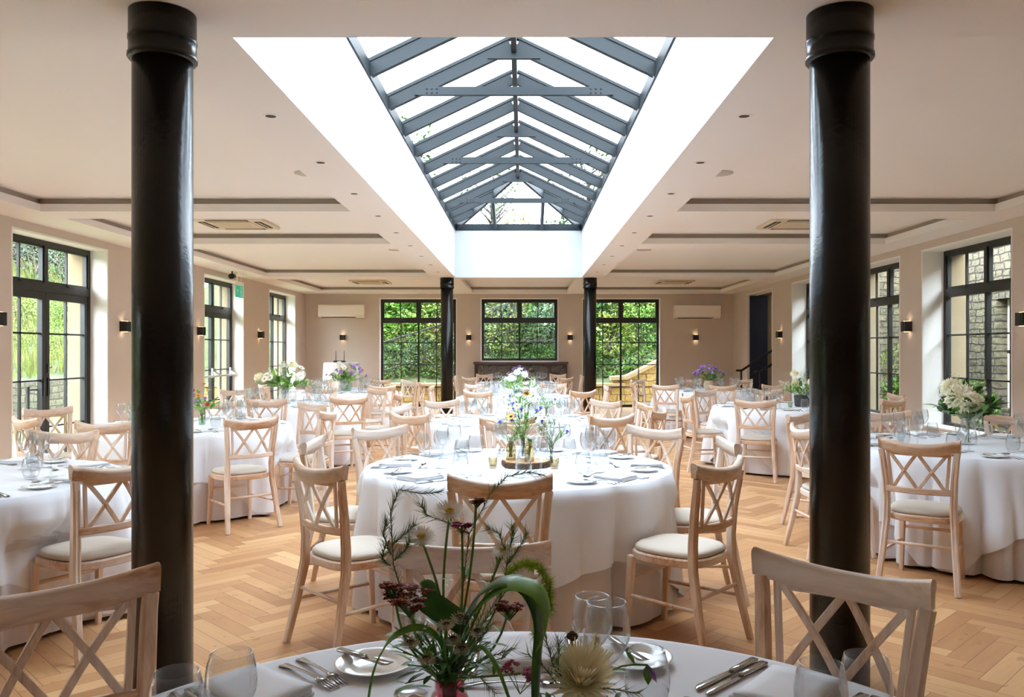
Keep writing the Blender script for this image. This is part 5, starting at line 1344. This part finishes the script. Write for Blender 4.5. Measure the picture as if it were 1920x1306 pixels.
# yellow stone retaining wall behind the room
m = MB(); m.box(-11, 2.55, 23.7, 24.1, -.3, .42); m.box(2.55, 12, 23.7, 24.1, -.3, .62)
n_ = m.vs([(2.9, 23.7, .62), (9, 23.7, .62), (9, 23.7, 3.6), (2.9, 24.1, .62), (9, 24.1, .62), (9, 24.1, 3.6)])
for q in ((0, 1, 2), (5, 4, 3), (0, 2, 5, 3)): m.face([n_+i for i in q])
wl_ = tag(m.build('retaining_wall', M['yellowstone']), 'yellow limestone retaining wall outside the end windows', 'wall')
m = MB(); m.cbox(-11, 2.9, 23.62, 24.16, .42, .52, .01) ; m.sweep([(2.5, 23.89, .66), (2.95, 23.89, .68), (9, 23.89, 3.68)], rect(.54, .12, .01)); tag(m.build('coping', M['capstone'], wl_), None, None)

def leaf_ball(nl, r, ls, shape=(1, 1, .9), core=.55):
    m = MB()
    for k in range(nl):
        v = Vector((random.gauss(0, 1), random.gauss(0, 1), random.gauss(0, 1))).normalized(); q = rnd(core, 1)**.5*(1+.12*math.sin(5*v.x+3*v.z)+.1*math.sin(7*v.y))
        p = Vector((v.x*r*shape[0]*q, v.y*r*shape[1]*q, v.z*r*shape[2]*q))
        d = (v+Vector((rnd(-.8, .8), rnd(-.8, .8), rnd(-.9, .5)))).normalized(); s = d.cross(Vector((rnd(-1, 1), rnd(-1, 1), 1))).normalized()
        L_ = ls*rnd(.6, 1.3); w_ = L_*.32; nrm = s.cross(d)*L_*.06
        n_ = m.vs([p, p+d*L_*.45+s*w_+nrm, p+d*L_, p+d*L_*.45-s*w_+nrm]); m.face([n_, n_+1, n_+2], 0); m.face([n_, n_+2, n_+3], 0)
    return m
SHM = []
for i in range(6):
    mm = leaf_ball(1500, 1.0, (.10, .14, .20, .08, .12, .26)[i], (1, 1, (.9, .8, .75, .95, 1.1, .7)[i]))
    me_o = mm.build('shrub', M['leafmid']); SHM.append(me_o.data.vertices and me_o.data); bpy.data.objects.remove(me_o)
def mesh_with(me, mt):
    k = (me.name, mt.name)
    if k not in SHD:
        c = me.copy(); c.materials.clear(); c.materials.append(mt); SHD[k] = c
    return SHD[k]
SHD = {}
LM = {'k': 'leafridge', 'd': 'leafdark', 'm': 'leafmid', 'y': 'leafyellow', 'b': 'leafblue'}
def shrub(x, y, z, r, kind, c, label, group, sz=1):
    e = tag(empty('shrub', (x, y, z), rnd(0, 6)), label, 'shrub', group); e.scale = (r, r, r*sz)
    o = bpy.data.objects.new('foliage', mesh_with(SHM[kind], M[LM[c]])); COL.objects.link(o); o.parent = e; o.location = (0, 0, .75)
    if 'st' not in SHD:
        m = MB()
        for q in range(5): m.tube([(0, 0, -.25), (rnd(-.1, .1), rnd(-.1, .1), .3), (rnd(-.5, .5), rnd(-.5, .5), .9)], [.03, .025, .01], 5)
        o2 = m.build('stem', M['trunk'], e); SHD['st'] = o2.data
    else:
        o2 = bpy.data.objects.new('stem', SHD['st']); COL.objects.link(o2); o2.parent = e
    return e
cn = {'k': 'dusky green', 'd': 'dark green', 'm': 'mid green', 'y': 'yellow-green', 'b': 'grey-green'}
rs = random.Random(11)
rowlab = {0: 'low behind the yellow stone wall', 1: 'halfway up the bank behind the end wall', 2: 'high on the bank behind the end wall', 3: 'along the top of the bank behind the end wall'}
BLM = {}
def blossoms(e, mt, k_=26):
    if mt not in BLM:
        m = MB()
        for q in range(k_):
            v = Vector((random.gauss(0, 1), random.gauss(0, 1), abs(random.gauss(0, 1)))).normalized()*1.02; daisy(m, v+Vector((0, 0, .75)), v, rnd(.05, .09), 0, 0, 6, .4, .4)
        BLM[mt] = m.build('blossom', M[mt], e).data; return
    o = bpy.data.objects.new('blossom', BLM[mt]); COL.objects.link(o); o.parent = e
for j in range(6):
    y = 24.85+j*1.0
    nx = 17 if j < 3 else 13
    for i in range(nx):
        x = -6.2+i*(.74 if j < 3 else .98)+rs.uniform(-.2, .2)
        if j == 0 and x > 2.4: continue
        c = rs.choice('mmdyyb' if j < 3 else 'mddyb'); r = rs.uniform(.5, .72)+(.13*j)
        if j > 0 and rs.random() < .22:
            p_ = rs.choice((('pblossom', 'pink'), ('wblossom', 'white'))); fl = p_[1]+' flowering '
        else: p_ = None; fl = ''
        sh_ = shrub(x, y+(rs.uniform(0, .3) if j == 0 else rs.uniform(-.25, .25)), bankB(x, y)-.12, r*(.8 if j == 0 else 1), rs.randrange(6), c, '%s%s shrub %s' % (fl, cn[c], rowlab[min(3, j//2+(j > 4))]), '%s%s shrubs %s' % (fl, cn[c], rowlab[min(3, j//2+(j > 4))]))
        if p_: blossoms(sh_, p_[0])
for j in range(5):
    for i in range(15):
        y = 5+i*2.2+rs.uniform(-.5, .5); x = -12.4-j*1.6+rs.uniform(-.3, .3)
        if x > -12.2: x = -12.2
        if j in (2, 3) and rs.random() < .4: continue
        c = rs.choice('myymb' if j < 3 else 'dkk'); r = rs.uniform(.5, .8)+(.0 if j < 3 else .9)
        w_ = ('right behind the garden wall', 'part way up the grassy bank', 'along the crest of the grassy bank')[0 if j == 0 else 1 if j < 3 else 2]
        shrub(x, y, bankL(x, y)-.15, r, rs.randrange(6) if j < 3 else 3, c, '%s shrub %s' % (cn[c], w_), '%s shrubs %s' % (cn[c], w_))
m = MB()
for k in range(16000):
    x, y = rnd(-7, 8), 24.4+5*rnd(0, 1)**1.4; z = bankB(x, y)+rnd(0, .14); d = Vector((rnd(-1, 1), rnd(-1.2, .6), rnd(0, .8))).normalized(); q = d.cross(Vector((rnd(-1, 1), rnd(-1, 1), 1))).normalized()
    L_ = rnd(.07, .16); p = Vector((x, y, z)); n_ = m.vs([p, p+d*L_*.45+q*L_*.3, p+d*L_, p+d*L_*.45-q*L_*.3]); m.face([n_, n_+1, n_+2, n_+3], (0, 0, 1, 2)[k % 4])
tag(m.build('ground_cover', [M['leafmid'], M['leafdark'], M['leafyellow']]), 'leafy ground cover on the bank behind the end wall', 'ground cover', kind='stuff')
# grass on the bank
m = MB()
for k in range(16000):
    x, y = rnd(-19, -11.4), rnd(4, 40); z = bankL(x, y); h = rnd(.25, .7); dx, dy = rnd(-.15, .15), rnd(-.15, .15); s = rnd(.008, .018)
    n_ = m.vs([(x-s, y-s, z), (x+s, y+s, z), (x+dx*.5+s*.6, y+dy*.5, z+h*.6), (x+dx, y+dy, z+h)]); mi = 0 if k % 3 else 1
    m.face([n_, n_+1, n_+2], mi); m.face([n_, n_+2, n_+3], mi)
tag(m.build('meadow_grass', [M['leafyellow'], M['straw']]), 'tall meadow grass on the bank beyond the garden wall', 'grass', kind='stuff')
def tree(x, y, z, h, r, c, label, crown=2600, ls=.22, squash=1.1):
    e = tag(empty('tree', (x, y, z)), label, 'tree')
    m = MB(); m.tube([(0, 0, 0), (.1, 0, h*.4), (0, .1, h*.8)], [.16, .12, .05], 8)
    for k in range(22):
        a = rnd(0, 2*PI); z0 = h*rnd(.35, .8); L_ = r*rnd(.7, 1.15); p1 = Vector((math.cos(a)*L_*.5, math.sin(a)*L_*.5, z0+L_*.35)); p2 = Vector((math.cos(a)*L_, math.sin(a)*L_, z0+L_*.75))
        m.tube([(0, 0, z0), p1, p2], [.04, .025, .008], 5)
        for q in range(4):
            b = p1.lerp(p2, rnd(0, 1)); m.tube([b, b+Vector((rnd(-.6, .6), rnd(-.6, .6), rnd(.2, .9)))], [.012, .004], 4)
    m.build('trunk', M['trunk'], e)
    mm = leaf_ball(crown, 1, ls/r, (1, 1, squash), .2); mm.v = [(a*r, b*r, c_*r+h*.78) for a, b, c_ in mm.v]; mm.build('crown', M[LM[c]], e)
tree(5.4, 27.5, 2.2, 8.0, 2.2, 'b', 'sparse grey-green tree seen through the stair side of the skylight', 500, .16)
tree(2.4, 31, 4.5, 4.4, 1.4, 'm', 'slim tree seen through the skylight end, stair side', 420, .16)
tree(-1.2, 31.5, 4.8, 3.6, 1.1, 'm', 'small slim tree seen through the skylight end', 300, .16)
tree(-4.6, 28.5, 3.0, 6.4, 1.7, 'm', 'leafy tree on the bank behind the router corner', 900, .2)
for i in range(7):
    tree(-21+rnd(-1, 1), 8+i*4.6, bankL(-20, 8)-.3, rnd(3.2, 4.0), rnd(2.0, 2.2), 'k', ('dense dark tree on the ridge beyond the French doors, %s along' % ('first','second','third','fourth','fifth','sixth','seventh','eighth','ninth')[i]), 4200, .17, .95)
# black garden railings climbing the bank
def railing(p0, p1, label, h=.95, gap=.16):
    e = tag(empty('garden_railing', p0), label, 'railing', 'black garden railings'); D_ = Vector(p1)-Vector(p0); N_ = int(D_.length/gap)
    m = MB(); m.bar((0, 0, 0), D_, .05, .045); m.bar((0, 0, -h+.12), D_+Vector((0, 0, -h+.12)), .035, .03)
    m.build('rail', M['black'], e)
    for k in range(N_+1):
        q = D_*(k/N_); post = k % 8 == 0; b_ = MB(); b_.bar(q, q+Vector((0, 0, -h-(.25 if post else -.1))), .03 if post else .014, .03 if post else .014, (0, 1, 0)); b_.build('post' if post else 'baluster', M['black'], e)
railing(tuple(at(716, 643, 24.35)), tuple(at(962, 566, 24.35)), 'black railing climbing across the router-side end window')
railing(tuple(at(966, 566, 24.35)), tuple(at(1046, 566, 24.35)), 'level black fence in the window above the marble counter', 1.25, .13)
# stone outbuilding on the right
e = tag(empty('stone_building', (8.3, 10, 0)), 'rough rubble stone building close outside the stone-view windows', 'building')
m = MB(); m.box(0, 4, -12, 3.2, -.3, 4.2); m.box(0, 4, 4.6, 7.4, -.3, 4.2); m.box(0, 4, 3.2, 4.6, -.3, .45); m.box(0, 4, 3.2, 4.6, 2.35, 4.2); m.build('wall', M['rubble'], e)
m = MB(); m.box(.25, .30, 3.2, 4.6, .45, 2.35); wo = m.build('window', M['dark'], e)
m = MB(); m.box(.2, .26, 3.85, 3.95, .45, 2.35); m.box(.2, .26, 3.2, 4.6, 1.4, 1.46); m.box(.2, .26, 3.2, 3.28, .45, 2.35); m.box(.2, .26, 4.52, 4.6, .45, 2.35); m.build('window_bars', M['plastic'], wo)
m = MB(); m.box(6.5, 8.3, 2, 17.5, -.22, -.05); struct(m.build('flower_bed', M['soil']), 'planting bed between windows and stone building', 'flower bed')
rs = random.Random(4)
for i in range(16):
    y = 7.5+i*.62; x = rs.uniform(6.9, 7.8); r = rs.uniform(.28, .42)
    e = tag(empty('fern', (x, y, -.05), rs.uniform(0, 6)), 'arching green fern in the bed beside the stone building', 'fern', 'ferns beside the stone building')
    m = MB()
    for q in range(26):
        a = rs.uniform(0, 2*PI); leaf(m, (0, 0, .02), (math.cos(a), math.sin(a), rs.uniform(.8, 2.2)), r*rs.uniform(1.6, 3), .05, 0, .7, 6)
    m.build('fronds', M['leafmid'], e)
for x, y, r, c in ((7.35, 16.75, .62, 'y'), (7.2, 15.4, .5, 'm'), (7.5, 14.0, .42, 'm')):
    shrub(x, y, -.1, r, 3 if c == 'y' else 2, c, '%s shrub at the foot of the stair annexe' % cn[c], 'shrubs by the stair annexe', 1.5)
for i in range(7):
    x, y = 7.0+i*.9, 21.6+rs.uniform(0, .8)
    if y < 24: shrub(x, y, -.2, rs.uniform(.6, .8), i % 6, 'm', 'mid green shrub past the end of the stone building', 'mid green shrubs past the stone building')
